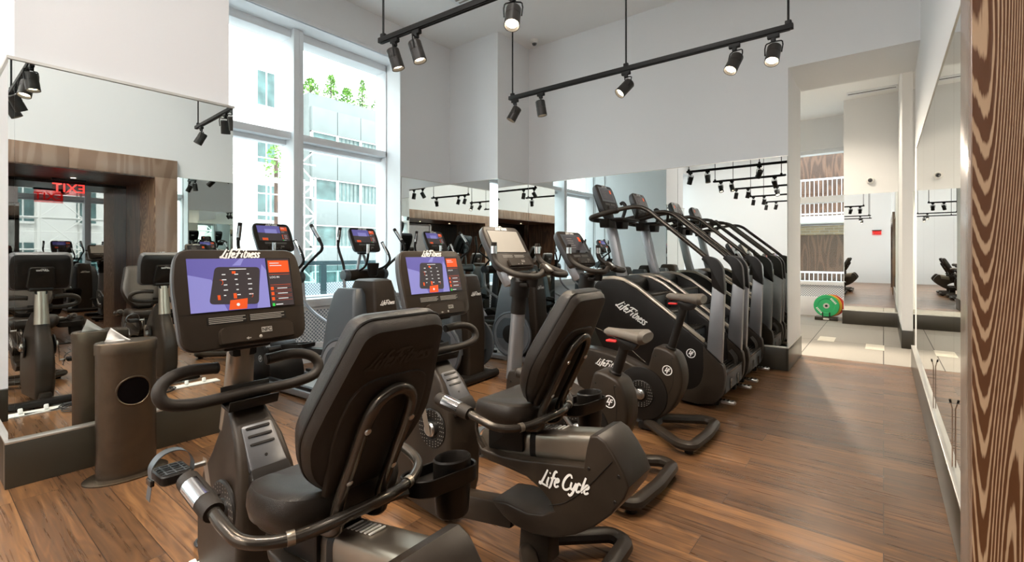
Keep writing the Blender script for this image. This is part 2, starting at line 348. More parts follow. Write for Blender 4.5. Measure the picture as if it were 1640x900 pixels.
class MB:
    def __init__(s, ox=0.0, oy=0.0):
        s.bm = bmesh.new(); s.o = Vector((-ox, -oy, 0)); s.mats = []; s.mi = 0
    def use(s, m):
        if m not in s.mats: s.mats.append(m)
        s.mi = s.mats.index(m); return s
    def _v(s, p): return s.bm.verts.new(Vector(p)+s.o)
    def _f(s, vs):
        try:
            f = s.bm.faces.new(vs); f.material_index = s.mi; return f
        except ValueError: return None
    def _bev(s, fs, w, seg=2, ang=0.5):
        if w <= 0: return
        es = set()
        for f in fs:
            if f and f.is_valid:
                for e in f.edges: es.add(e)
        s.bm.normal_update()
        es = [e for e in es if len(e.link_faces) == 2 and e.calc_face_angle(0) > ang]
        r = bmesh.ops.bevel(s.bm, geom=es, offset=w, segments=seg, affect='EDGES', profile=0.5, clamp_overlap=True)
        for f in r['faces']: f.material_index = s.mi
    def box(s, c, d, bev=0.0, rot=None, seg=2):
        hx, hy, hz = d[0]/2, d[1]/2, d[2]/2; c = Vector(c)
        R = rot if rot is not None else Matrix.Identity(3)
        vs = [s._v(c+R@Vector((x*hx, y*hy, z*hz))) for x in (-1, 1) for y in (-1, 1) for z in (-1, 1)]
        fs = [s._f([vs[i] for i in q]) for q in ((0, 1, 3, 2), (4, 6, 7, 5), (0, 4, 5, 1), (2, 3, 7, 6), (0, 2, 6, 4), (1, 5, 7, 3))]
        s._bev(fs, bev, seg); return s
    def b2(s, lo, hi, bev=0.0):
        return s.box([(a+b)/2 for a, b in zip(lo, hi)], [abs(b-a) for a, b in zip(lo, hi)], bev)
    def prism(s, pts, y0, y1, bev=0.0, seg=2, ang=0.5):
        """outline in (x, z) extruded along y"""
        a = [s._v((p[0], y0, p[1])) for p in pts]; b = [s._v((p[0], y1, p[1])) for p in pts]; n = len(pts)
        caps = [s._f(a[::-1]), s._f(b)]
        fs = caps+[s._f((a[i], a[(i+1) % n], b[(i+1) % n], b[i])) for i in range(n)]
        bmesh.ops.recalc_face_normals(s.bm, faces=[f for f in fs if f])
        if bev > 0:
            es = set(e for f in caps if f for e in f.edges)
            r = bmesh.ops.bevel(s.bm, geom=list(es), offset=bev, segments=seg, affect='EDGES', profile=0.5, clamp_overlap=True)
            for f in r['faces']: f.material_index = s.mi
        return s
    def loft(s, rings, cap=True, closed_ring=True):
        R = [[s._v(p) for p in r] for r in rings]; fs = []
        n = len(R[0])
        for i in range(len(R)-1):
            for k in range(n if closed_ring else n-1):
                fs.append(s._f((R[i][k], R[i][(k+1) % n], R[i+1][(k+1) % n], R[i+1][k])))
        if cap:
            fs.append(s._f(R[0][::-1])); fs.append(s._f(R[-1]))
        bmesh.ops.recalc_face_normals(s.bm, faces=[f for f in fs if f])
        return s
    def tube(s, pts, r, n=10, closed=False, smooth=0, flat=1.0, cap=True):
        P = smooth_path(pts, smooth, closed) if smooth else [Vector(p) for p in pts]
        N = len(P); up = None; rings = []
        for i in range(N):
            if closed: t = P[(i+1) % N]-P[i-1]
            else: t = P[min(i+1, N-1)]-P[max(i-1, 0)]
            t.normalize()
            if up is None:
                up = Vector((0, 0, 1)) if abs(t.z) < 0.9 else Vector((1, 0, 0))
            sd = t.cross(up)
            if sd.length < 1e-5: up = Vector((0.3, 1, 0.2)); sd = t.cross(up)
            sd.normalize(); up = sd.cross(t).normalized()
            rr = r[min(int(i*len(r)/N), len(r)-1)] if isinstance(r, (list, tuple)) else r
            rings.append([P[i]+sd*math.cos(2*PI*k/n)*rr+up*math.sin(2*PI*k/n)*rr*flat for k in range(n)])
        if closed: rings.append(rings[0]); return s.loft(rings, False)
        return s.loft(rings, cap)
    def cyl(s, a, b, r, n=20, r2=None, bev=0.0):
        a = Vector(a); b = Vector(b); t = (b-a).normalized(); r2 = r if r2 is None else r2
        up = Vector((0, 0, 1)) if abs(t.z) < 0.9 else Vector((1, 0, 0))
        sd = t.cross(up).normalized(); up = sd.cross(t)
        def ring(c, rr): return [c+sd*math.cos(2*PI*k/n)*rr+up*math.sin(2*PI*k/n)*rr for k in range(n)]
        if bev > 0: R = [ring(a, max(r-bev, 1e-4)), ring(a+t*bev, r), ring(b-t*bev, r2), ring(b, max(r2-bev, 1e-4))]
        else: R = [ring(a, r), ring(b, r2)]
        return s.loft(R)
    def lathe(s, prof, c, axis=(0, 0, 1), n=24):
        """prof = [(radius, height)] about an axis through c"""
        t = Vector(axis).normalized(); up = Vector((0, 0, 1)) if abs(t.z) < 0.9 else Vector((1, 0, 0))
        sd = t.cross(up).normalized(); up = sd.cross(t); c = Vector(c)
        return s.loft([[c+t*h+sd*math.cos(2*PI*k/n)*max(r, 1e-4)+up*math.sin(2*PI*k/n)*max(r, 1e-4) for k in range(n)] for r, h in prof])
    def pillow(s, outl, prof, mtx):
        """outline in the local (u, v) plane, prof = [(w, su, sv)] along the local normal"""
        return s.loft([[mtx@Vector((p[0]*su, p[1]*sv, w_)) for p in outl] for w_, su, sv in prof])
    def text(s, st, size, mtx, shear=0.0, bold=0.0, depth=0.002, space=1.0):
        vs, fs = text_data(st, shear, bold, space)
        a = [s._v(mtx@Vector((v.x*size, v.y*size, depth))) for v in vs]
        for f in fs: s._f([a[i] for i in f])
        return s
    def script(s, st, unit, mtx, depth=0.002, slant=0.32, wd=0.085):
        adv = 0; strokes = []
        for ch in st:
            if ch == ' ': adv += 0.22; continue
            a, pl = GLYPH[ch]
            for p in pl: strokes.append([(x+adv+slant*y, y) for x, y in p])
            adv += a
        cx_ = adv/2+slant*0.4
        for p in strokes:
            q = smooth_path([((x-cx_)*unit, (y-0.45)*unit, 0) for x, y in p], 3) if len(p) > 2 else [Vector(((x-cx_)*unit, (y-0.45)*unit, 0)) for x, y in p]
            L_, R_ = [], []; n = len(q)
            for i in range(n):
                t_ = (q[min(i+1, n-1)]-q[max(i-1, 0)]).normalized(); nn_ = Vector((-t_.y, t_.x, 0))
                w_ = wd*unit*(0.6+0.4*math.sin(PI*(0.12+0.76*i/(n-1))))
                L_.append(q[i]+nn_*w_); R_.append(q[i]-nn_*w_)
            for i in range(n-1):
                s._f([s._v(mtx@Vector((v.x, v.y, depth))) for v in (R_[i], R_[i+1], L_[i+1], L_[i])])
        return s
    def rect(s, mtx, u0, v0, u1, v1, w_=0.0):
        vs = [s._v(mtx@Vector(p)) for p in ((u0, v0, w_), (u1, v0, w_), (u1, v1, w_), (u0, v1, w_))]
        s._f(vs); return s
    def poly(s, mtx, pts, w_=0.0):
        s._f([s._v(mtx@Vector((p[0], p[1], w_))) for p in pts]); return s
    def build(s, name, m=None, parent=None, ang=0.6):
        me = bpy.data.meshes.new(name)
        s.bm.normal_update()
        for e in s.bm.edges:
            e.smooth = not (len(e.link_faces) != 2 or e.calc_face_angle(0) > ang)
        for f in s.bm.faces: f.smooth = True
        s.bm.to_mesh(me); s.bm.free()
        ms = s.mats if s.mats else [m]
        for x in ms: me.materials.append(M[x] if isinstance(x, str) else x)
        o = bpy.data.objects.new(name, me); C.objects.link(o)
        if parent: o.parent = parent
        return o
def tag(o, label, cat, group=None, kind=None):
    o['label'] = label; o['category'] = cat
    if group: o['group'] = group
    if kind: o['kind'] = kind
    return o
def thing(name, label, cat, loc=(0, 0, 0), rz=0, group=None):
    o = bpy.data.objects.new(name, None); C.objects.link(o); o.location = loc; o.rotation_euler = (0, 0, rz)
    return tag(o, label, cat, group)
def struct(name, mb, m=None, parent=None):
    o = mb.build(name, m, parent)
    if not parent: o['kind'] = 'structure'
    return o
def copy_tree(o, parent=None):
    c = o.copy(); C.objects.link(c); c.parent = parent
    for ch in list(o.children): copy_tree(ch, c)
    return c
def frame(org, xa, ya):
    xa = Vector(xa).normalized(); ya = Vector(ya).normalized(); za = xa.cross(ya)
    m = Matrix.Identity(4)
    for i in range(3): m[i][0] = xa[i]; m[i][1] = ya[i]; m[i][2] = za[i]; m[i][3] = org[i]
    return m
def side(x, y, z, rot=0.0):
    """text frame on a face that looks towards -Y"""
    return frame((x, y, z), (math.cos(rot), 0, math.sin(rot)), (-math.sin(rot), 0, math.cos(rot)))
def Rz(a): return Matrix.Rotation(a, 3, 'Z')
def Ry(a): return Matrix.Rotation(a, 3, 'Y')
exec_order = []

# ------------------------------------------------------------------ room shell
XW, XR, YB, YF, ZC = -5.72, 0.30, 6.42, -5.2, 4.80
MT = 2.53   # top of the mirrors
struct('floor', MB().b2((-6.3, YF-0.2, -0.12), (2.6, 7.5, 0.0)), 'floor')
struct('floor_tiles', MB().b2((-5.0, 7.5, -0.12), (3.4, 12.9, 0.002)), 'tiles')
struct('ceiling', MB().b2((-6.3, YF-0.2, ZC), (2.6, YB+0.1, ZC+0.15)), 'ceiling')
struct('ceiling_annex', MB().b2((-5.0, 7.4, 4.40), (3.4, 12.9, 4.55)), 'ceiling')
# window wall: pieces between, above and below the openings
WIN = [(1.60, 4.57), (-3.40, -0.80), (YF, -4.1)]
def wallpiece(mb, y0, y1, z0, z1): mb.b2((-6.30, y0, z0), (XW, y1, z1))
mb = MB()
wallpiece(mb, 4.57, 6.6, 0, ZC); wallpiece(mb, -0.80, 1.60, 0, ZC); wallpiece(mb, -4.1, -3.40, 0, ZC)
for a, b in WIN:
    wallpiece(mb, a, b, 4.27, ZC); wallpiece(mb, a, b, 0, 0.20)
struct('wall_left', mb, 'wall')
# pier that carries the left mirror
struct('wall_left_pier', MB().b2((XW, 0.40, 0), (-4.09, 1.58, ZC)), 'wall')
# column in the far left corner
struct('wall_column', MB().b2((XW, 5.62, 0), (-4.68, 6.6, ZC)), 'wall')
# back wall with the opening at its right
mb = MB(); mb.b2((-4.9, YB+0.02, 0), (-0.89, 7.5, ZC)); mb.b2((-0.89, YB+0.02, 3.58), (XR+0.02, 7.5, ZC))
struct('wall_back', mb, 'wall')
# right wall
mb = MB(); mb.b2((XR, 2.50, 0), (XR+0.16, 7.5, ZC)); mb.b2((XR, -2.3, 2.77), (XR+0.16, 2.50, ZC)); mb.b2((XR, YF, 0), (XR+0.16, -2.3, ZC))
struct('wall_right', mb, 'wall')
struct('wall_rear', MB().b2((-6.3, YF-0.2, 0), (2.6, YF, ZC)), 'wall')
# recess behind the portal
mb = MB(); mb.b2((1.75, -2.6, 0), (1.9, 2.8, 2.9)); mb.b2((XR+0.16, 2.50, 0), (1.75, 2.7, 2.9)); mb.b2((XR+0.16, -2.5, 0), (1.75, -2.3, 2.9)); mb.b2((XR+0.1, -2.5, 2.62), (1.9, 2.7, 2.78))
struct('wall_recess', mb, 'darkwood')
# room beyond
mb = MB()
mb.b2((-0.62, 11.42, 0), (3.2, 11.6, 4.4))
struct('wall_far', mb, 'wall')
mb = MB(); mb.b2((-5.0, 12.55, 0), (-3.75, 12.9, 4.4)); mb.b2((-3.75, 12.55, 3.70), (-0.62, 12.9, 4.4)); mb.b2((-3.75, 12.55, 0), (-0.62, 12.9, 0.30)); mb.b2((-0.62, 11.6, 0), (-0.5, 12.9, 4.4))
struct('wall_annex_window', mb, 'wall')
mb = MB(); mb.b2((-5.0, 7.5, 0), (-4.85, 12.9, 4.4)); mb.b2((3.05, 7.4, 0), (3.2, 11.5, 4.4)); mb.b2((0.46, 7.38, 0), (3.2, 7.5, 4.4))
struct('wall_annex_side', mb, 'wall')
struct('wall_partition', MB().b2((0.215, 8.95, 0), (0.335, 11.42, 4.4)), 'wall')
struct('ceiling_bulkhead', MB().b2((-4.85, 7.5, 4.36), (0.0, 7.62, 4.40)), 'ceiling')

# baseboards with a metal ledge on top
def baseboard(name, lo, hi, ledge=True):
    mb = MB(); mb.use('base').b2(lo, (hi[0], hi[1], 0.262), 0.003)
    if ledge: mb.use('ledge').b2((lo[0], lo[1], 0.262), (hi[0], hi[1], 0.275), 0.002)
    o = mb.build(name); o['kind'] = 'structure'; return o
baseboard('baseboard_pier_front', (-4.10, 0.355, 0), (-4.03, 1.60, 0))
baseboard('baseboard_pier_side', (XW, 0.355, 0), (-4.10, 0.41, 0))
baseboard('baseboard_left', (XW-0.01, 4.59, 0), (XW+0.045, 5.57, 0))
baseboard('baseboard_column_front', (XW, 5.575, 0), (-4.64, 5.63, 0))
baseboard('baseboard_column_side', (-4.69, 5.63, 0), (-4.635, 6.37, 0))
baseboard('baseboard_back', (-4.68, 6.37, 0), (-0.89, 6.43, 0))
baseboard('baseboard_reveal', (-0.90, 6.37, 0), (-0.875, 7.5, 0))
baseboard('baseboard_right', (0.262, 2.52, 0), (XR+0.01, 7.48, 0))
baseboard('baseboard_far', (-0.64, 11.36, 0), (3.1, 11.43, 0))
baseboard('baseboard_partition', (0.205, 8.93, 0), (0.345, 11.3, 0), False)

# mirrors
def mirror(label, lo, hi, group=None):
    mb = MB(); mb.use('mirror').b2(lo, hi)
    o = mb.build('wall_mirror'); tag(o, label, 'mirror', group); return o
mirror('tall mirror on the front of the left pier, showing the wooden portal', (-4.09, 0.3985, 0.275), (-4.065, 1.60, MT))
mirror('narrow mirror sliver at the far left edge, on the side of the left pier', (XW, 0.372, 0.275), (-4.065, 0.398, MT))
mirror('mirror beside the window frame, left of the column', (XW, 4.59, 0.275), (XW+0.02, 5.60, MT))
mirror('mirror on the front face of the corner column', (XW+0.02, 5.60, 0.275), (-4.66, 5.62, MT))
mirror('mirror on the right side face of the corner column', (-4.68, 5.62, 0.275), (-4.66, 6.40, MT))
xs = [-4.66, -3.42, -2.18, -0.892]
for i, lb in enumerate(['mirror on the back wall next to the column', 'mirror on the back wall behind the second stair climber console', 'mirror at the right end of the back wall, showing hanging spotlights']):
    mirror(lb, (xs[i]+0.002, 6.40, 0.275), (xs[i+1]-0.002, 6.42, MT))
ys = [2.52, 3.32, 4.50, 5.66, 6.80]
for i, lb in enumerate(['mirror on the right wall, beside the wooden portal', 'second mirror on the right wall from the portal', 'third mirror on the right wall from the portal', 'mirror on the right wall nearest the grey tiled room']):
    mirror(lb, (0.285, ys[i]+0.0015, 0.275), (XR, ys[i+1]-0.0015, MT))
mirror('mirror on the far wall of the grey tiled room', (-0.61, 11.40, 0.275), (0.213, 11.42, MT))
mirror('far wall mirror right of the white partition', (0.34, 11.40, 0.275), (3.0, 11.42, MT))
# top cap of the pier mirror
mb = MB(); mb.b2((-4.10, 0.365, MT), (-4.055, 1.61, MT+0.018)); mb.b2((XW, 0.365, MT), (-4.10, 0.40, MT+0.018)); struct('trim_1', mb, 'ledge')
mb = MB(); mb.b2((XW, 4.58, MT), (XW+0.025, 5.6, MT+0.008)); mb.b2((XW, 5.595, MT), (-4.655, 5.62, MT+0.008)); mb.b2((-4.68, 5.6, MT), (-4.655, 6.4, MT+0.008)); mb.b2((-4.68, 6.395, MT), (-0.89, 6.42, MT+0.008)); struct('trim_2', mb, 'ledge')
struct('trim_3', MB().b2((0.28, 2.52, MT), (XR, 6.8, MT+0.008)), 'ledge')

# windows
def window(idx, y0, y1):
    fr = MB(); XG = -6.24; XF = -6.03
    z0, z1 = 0.80, 4.27
    fr.b2((-6.28, y0, z1-0.10), (XF, y1, z1), 0.004)           # head
    fr.b2((-6.28, y0, z0-0.07), (-5.90, y1, z0), 0.004)        # sill
    fr.b2((-6.28, y0, z0), (XF, y0+0.03, z1), 0.004); fr.b2((-6.28, y1-0.02, z0), (XF, y1+0.005, z1), 0.004)
    ym = y0+(y1-y0)*0.515
    fr.b2((-6.28, ym-0.065, z0), (-5.95, ym+0.065, z1), 0.004) # mullion
    fr.b2((-5.955, ym+0.005, z0), (-5.945, ym+0.012, z1))      # seam on the mullion
    fr.b2((-6.28, y0, 2.86), (-6.03, y1, 2.95), 0.004)         # transom
    fr.b2((-6.27, y0, 2.80), (-6.15, y1, 2.86), 0.003)
    f = fr.build('window_%d' % idx, 'winwhite'); f['kind'] = 'structure'
    ca = MB(); ca.b2((XW-0.02, y0-0.02, z1), (XW+0.012, y1+0.02, z1+0.045), 0.003)
    ca.b2((XW-0.02, y1, 0.2), (XW+0.012, y1+0.02, z1+0.045), 0.003)
    ca.build('window_casing', 'winwhite', f)
    for (a, b) in ((y0+0.03, ym-0.065), (ym+0.065, y1-0.02)):
        for (c, d) in ((z0, 2.86), (2.95, z1-0.10)):
            g = MB(); g.b2((XG-0.006, a, c), (XG, b, d)); g.build('window_pane', 'glass', f)
    s = MB(); s.use('winwhite').b2((-6.0, y0, 0.705), (XW+0.03, y1, 0.80), 0.004)
    s.build('window_sill', None, f)
    return f
window(1, *WIN[0]); window(2, *WIN[1]); window(3, -5.15, WIN[2][1])
baseboard('baseboard_window_side', (XW-0.01, -0.8, 0), (XW+0.045, 0.355, 0), False)
def radiator(y0, y1, label):
    t = thing('radiator_cover', label, 'radiator cover', (XW, (y0+y1)/2, 0), 0, 'perforated covers under the windows')
    mb = MB(XW, (y0+y1)/2); mb.b2((XW-0.03, y0+0.01, 0.23), (XW-0.01, y1-0.01, 0.70)); mb.build('perforated_panel', 'perf', t)
    mb = MB(XW, (y0+y1)/2); mb.b2((XW-0.05, y0, 0.66), (XW, y1, 0.705), 0.003); mb.b2((XW-0.05, y0, 0.0), (XW+0.01, y1, 0.24), 0.003)
    for k in range(3): mb.b2((XW-0.04, y0, 0.05+0.06*k), (XW+0.016, y1, 0.055+0.06*k))
    mb.build('cover_frame', 'winwhite', t)
radiator(1.60, 4.57, 'perforated white radiator cover below the window behind the ellipticals')
radiator(-3.40, -0.80, 'perforated white radiator cover seen only in reflections, behind the left pier')
# annex window
mb = MB(); z0, z1 = 0.76, 3.70
mb.b2((-3.75, 12.60, z1-0.08), (-0.62, 12.85, z1)); mb.b2((-3.75, 12.5, z0-0.08), (-0.62, 12.85, z0)); mb.b2((-3.75, 12.60, 2.52), (-0.62, 12.85, 2.66))
for x in (-3.75, -2.2, -0.66): mb.b2((x, 12.60, z0), (x+0.06, 12.85, z1))
f = mb.build('window_4', 'winwhite'); f['kind'] = 'structure'
for a, b in ((-3.69, -2.2), (-2.14, -0.66)):
    for c, d in ((z0, 2.52), (2.66, z1-0.08)):
        g = MB(); g.b2((a, 12.78, c), (b, 12.786, d)); g.build('window_pane', 'glass', f)
t = thing('radiator_cover', 'perforated white cover below the window of the grey tiled room', 'radiator cover', (-2.2, 12.5, 0))
mb = MB(-2.2, 12.5); mb.b2((-3.75, 12.50, 0.42), (-0.62, 12.55, 0.70)); mb.build('perforated_panel', 'perf', t)
mb = MB(-2.2, 12.5); mb.b2((-3.75, 12.46, 0), (-0.62, 12.55, 0.42), 0.005); mb.b2((-3.75, 12.46, 0.68), (-0.62, 12.55, 0.76), 0.005); mb.build('cover_frame', 'winwhite', t)

# wooden portal on the right wall
XP = 0.235
t = thing('wooden_portal', 'brown oak portal frame at the right edge of the photo', 'door frame', (XP, 0.1, 0))
def jamb_ys(y0, y1, nm, sgn):
    mb = MB(XP, 0.1); mb.use('jamb').b2((XP, y0, 0), (0.60, y1, 2.50), 0.002)
    return mb
mb = jamb_ys(2.245, 2.52, 'jamb', 1); mb.build('jamb', None, t)
mb = jamb_ys(-2.32, -2.05, 'jamb', -1); mb.build('jamb', None, t)
mb = MB(XP, 0.1); mb.use('cerused'); mb.b2((XP+0.003, 2.238, 0), (0.95, 2.246, 2.50)); mb.use('darkwood').b2((0.95, 2.238, 0), (1.72, 2.252, 2.55)); o = mb.build('jamb_lining', None, t); o['label'] = 'dark oak lining with pale wavy grain'
mb = MB(XP, 0.1); mb.use('darkwood').b2((XP+0.003, -2.052, 0), (1.72, -2.044, 2.55)); mb.build('jamb_lining', None, t)
mb = MB(XP, 0.1)
for k in range(4):
    a = -2.32+k*1.21
    mb.use('jamb').b2((XP, a+0.001, 2.50), (0.46, min(a+1.209, 2.52), 2.77), 0.002)
mb.build('lintel', None, t)
mb = MB(XP, 0.1); mb.use('darkwood').b2((XP+0.01, -2.05, 2.485), (1.72, 2.245, 2.505)); mb.build('soffit_panel', None, t)
t = thing('glass_doors', 'smoked glass doors set back inside the wooden portal', 'door', (1.70, 0.1, 0))
for k, (a, b) in enumerate(((-2.04, -0.62), (-0.6, 0.82), (0.84, 2.235))):
    mb = MB(1.70, 0.1); mb.b2((1.69, a, 0.02), (1.71, b, 2.44)); mb.build('glass_leaf', 'smoked', t)
mb = MB(1.70, 0.1); mb.b2((1.68, -2.04, 2.44), (1.72, 2.235, 2.49)); mb.b2((1.68, -2.04, 0), (1.72, 2.235, 0.02)); mb.build('head_rail', 'black', t)
# downlights in the soffit
for k, y in enumerate((-1.1, 0.3, 1.5)):
    o = thing('recessed_downlight', ['round downlight in the portal soffit, farthest from the window wall mirror', 'round downlight in the middle of the portal soffit', 'round downlight in the portal soffit nearest the exit sign'][k], 'downlight', (1.15, y, 2.484))
    mb = MB(); mb.lathe([(0.045, 0), (0.045, -0.004), (0.03, -0.005)], (0, 0, 0)); mb.build('trim_ring', 'white', o)
    mb = MB(); mb.lathe([(0.028, -0.0052), (0.027, -0.007)], (0, 0, 0)); mb.build('lens', 'lamp', o)
    l = bpy.data.lights.new('downlight_lamp', 'SPOT'); l.energy = 12; l.spot_size = 1.6; l.color = (1, 0.72, 0.45); l.shadow_soft_size = 0.03
    lo = bpy.data.objects.new('downlight_lamp', l); C.objects.link(lo); lo.parent = o; lo.location = (0, 0, -0.02)

def exit_sign(loc, rz, label):
    o = thing('exit_sign', label, 'exit sign', loc, rz)
    mb = MB(); mb.box((0, 0, 0), (0.012, 0.34, 0.20), 0.003); mb.build('sign_panel', 'exitglass', o)
    mb = MB(); mb.box((0, 0, 0.115), (0.04, 0.36, 0.03), 0.004); mb.build('housing', 'black', o)
    mb = MB(); mb.text('EXIT', 0.17, frame((-0.007, 0, -0.005), (0, -1, 0), (0, 0, 1)), bold=0.012, depth=0.001)
    mb.build('lettering', 'exitred', o)
    return o
exit_sign((0.92, 1.42, 2.30), 0, 'red exit sign hanging under the portal soffit, seen in the pier mirror')
exit_sign((-0.25, YF+0.03, 2.35), -PI/2, 'red exit sign on the wall behind, seen in the far mirror')

# ------------------------------------------------------------------ consoles
# screen content is laid out in (u, v) metres from the screen centre
def screen_mesh(mb, F, w_, h, kind):
    e = 0.0012
    mb.use('scr_dark').rect(F, -w_/2, -h/2, w_/2, h/2, 0)
    if kind == 'dark':
        mb.use('scr_grey').rect(F, -w_*0.40, -h*0.36, w_*0.40, h*0.40, e*0.5)
        mb.use('scr_orange').rect(F, w_*0.26, h*0.12, w_*0.38, h*0.38, e)
        mb.use('dimgrey')
        for i in range(5): mb.rect(F, -w_*0.3, h*(0.25-0.12*i), -w_*(0.05-0.03*(i % 2)), h*(0.27-0.12*i), e)
        return
    if kind == 'glare':
        mb.use('dimgrey').rect(F, -w_*0.49, -h*0.48, w_*0.49, h*0.48, e*0.5); return  # plain grey sheet over the display stands in for glare
    sw = w_*0.255
    L_, R_ = -w_/2, w_/2-sw-0.004*w_/0.35
    if kind == 'login':
        mb.use('scr_grey').rect(F, L_, -h/2, R_, h/2, e*0.4)
        mb.use('scr_purple').rect(F, L_, h*0.02, R_, h*0.5, e*0.6)
        mb.use('scr_violet').rect(F, -w_*0.27, h*0.0, w_*0.12, h*0.28, e)
        mb.use('scr_orange').rect(F, -w_*0.40, -h*0.48, -w_*0.22, -h*0.32, e)
    else:
        mb.use('scr_purple').rect(F, L_, -h/2, R_, h/2, e*0.4)
        mb.use('scr_violet').poly(F, [(L_, -h/2), (-w_*0.18, -h/2), (-w_*0.30, h*0.1), (L_, h*0.2)], e*0.7)
        mb.use('scr_violet').poly(F, [(w_*0.10, -h/2), (R_, -h/2), (R_, h*0.25), (w_*0.19, h*0.38)], e*0.7)
        mb.use('scr_violet').poly(F, [(-w_*0.10, h*0.36), (-w_*0.02, h*0.5), (w_*0.02, h*0.5), (-w_*0.02, h*0.36)], e*0.7)
        # picture of a console on the screen
        q = round_poly([(-w_*0.34, -h*0.36), (w_*0.12, -h*0.42), (w_*0.17, h*0.32), (-w_*0.26, h*0.34)], 0.016, 4)
        mb.use('scr_grey').poly(F, q, e)
        mb.use('scr_white')
        rnd = random.Random(3)
        for i in range(5):
            for j in range(3):
                u = w_*(-0.20+0.115*j)+rnd.uniform(-1, 1)*0.003; v = h*(0.18-0.10*i)
                mb.rect(F, u, v, u+w_*rnd.uniform(0.02, 0.045), v+h*0.018, e*1.4)
        mb.rect(F, -w_*0.13, h*0.28, w_*0.03, h*0.295, e*1.4)
        mb.use('scr_orange')
        mb.rect(F, -w_*0.11, h*0.20, -w_*0.075, h*0.25, e*1.4)
        mb.rect(F, -w_*0.26, -h*0.29, -w_*0.235, -h*0.20, e*1.4); mb.rect(F, -w_*0.115, -h*0.28, -w_*0.085, -h*0.18, e*1.4)
        for c_, r_ in (((-w_*0.225, 0.04*h), 0.010), ((w_*0.05, -h*0.24), 0.008)):
            for k in range(9):
                a0 = -1.2+k*0.32; a1 = a0+0.3
                P = [(c_[0]+math.cos(a)*r*1.0, c_[1]+math.sin(a)*r) for a, r in ((a0, r_), (a1, r_), (a1, r_*0.82), (a0, r_*0.82))]
                mb.poly(F, P, e*1.4)
        mb.use('scr_orange').poly(F, [(-w_*0.17, -h*0.49), (-w_*0.0, -h*0.49), (w_*0.015, -h*0.29), (-w_*0.15, -h*0.31)], e*1.8)
        mb.use('scr_white').poly(F, [(-w_*0.08+0.006*math.cos(a*0.7), -h*0.40+0.006*math.sin(a*0.7)) for a in range(9)], e*2)
        mb.use('scr_violet').rect(F, -w_*0.40, -h*0.49, -w_*0.30, -h*0.40, e*1.5).rect(F, -w_*0.28, -h*0.49, -w_*0.20, -h*0.40, e*1.5)
    # side menu
    a, b = w_/2-sw, w_/2-0.004
    mb.use('scr_grey').rect(F, a, -h/2+0.002, b, h/2-0.002, e*0.8)
    mb.use('scr_orange').rect(F, a+0.004, h*0.20, b-0.004, h*0.45, e*1.5)
    mb.use('scr_white').rect(F, a+0.010, h*0.385, a+sw*0.5, h*0.40, e*2).rect(F, a+0.010, h*0.335, a+sw*0.6, h*0.35, e*2)
    mb.use('scr_orange')
    for k in range(3):
        v = -h*(0.13+0.105*k); mb.rect(F, a+0.005, v-h*0.035, a+0.016, v+h*0.035, e*1.5)
        for (u0, u1, v0, v1) in ((a+0.02, b-0.004, v+h*0.033, v+h*0.036), (a+0.02, b-0.004, v-h*0.036, v-h*0.033)): mb.rect(F, u0, v0, u1, v1, e*1.5)
    for v in (h*0.155, -h*0.06): mb.rect(F, a+0.005, v, b-0.005, v+h*0.006, e*1.5)
    mb.use('scr_white')
    for k in range(3):
        v = -h*(0.13+0.105*k); mb.rect(F, a+0.03, v-h*0.008, b-0.02, v+h*0.008, e*1.6)
    mb.text('LOG IN', 0.011, F@Matrix.Translation((a+0.024, h*0.10, 0)), bold=0.01, depth=e*2)
    mb.use('scr_green').rect(F, a+0.005, -h*0.49, a+0.014, -h*0.43, e*1.5)
    mb.use('scr_white').rect(F, a+0.018, -h*0.468, a+0.045, -h*0.45, e*1.5)

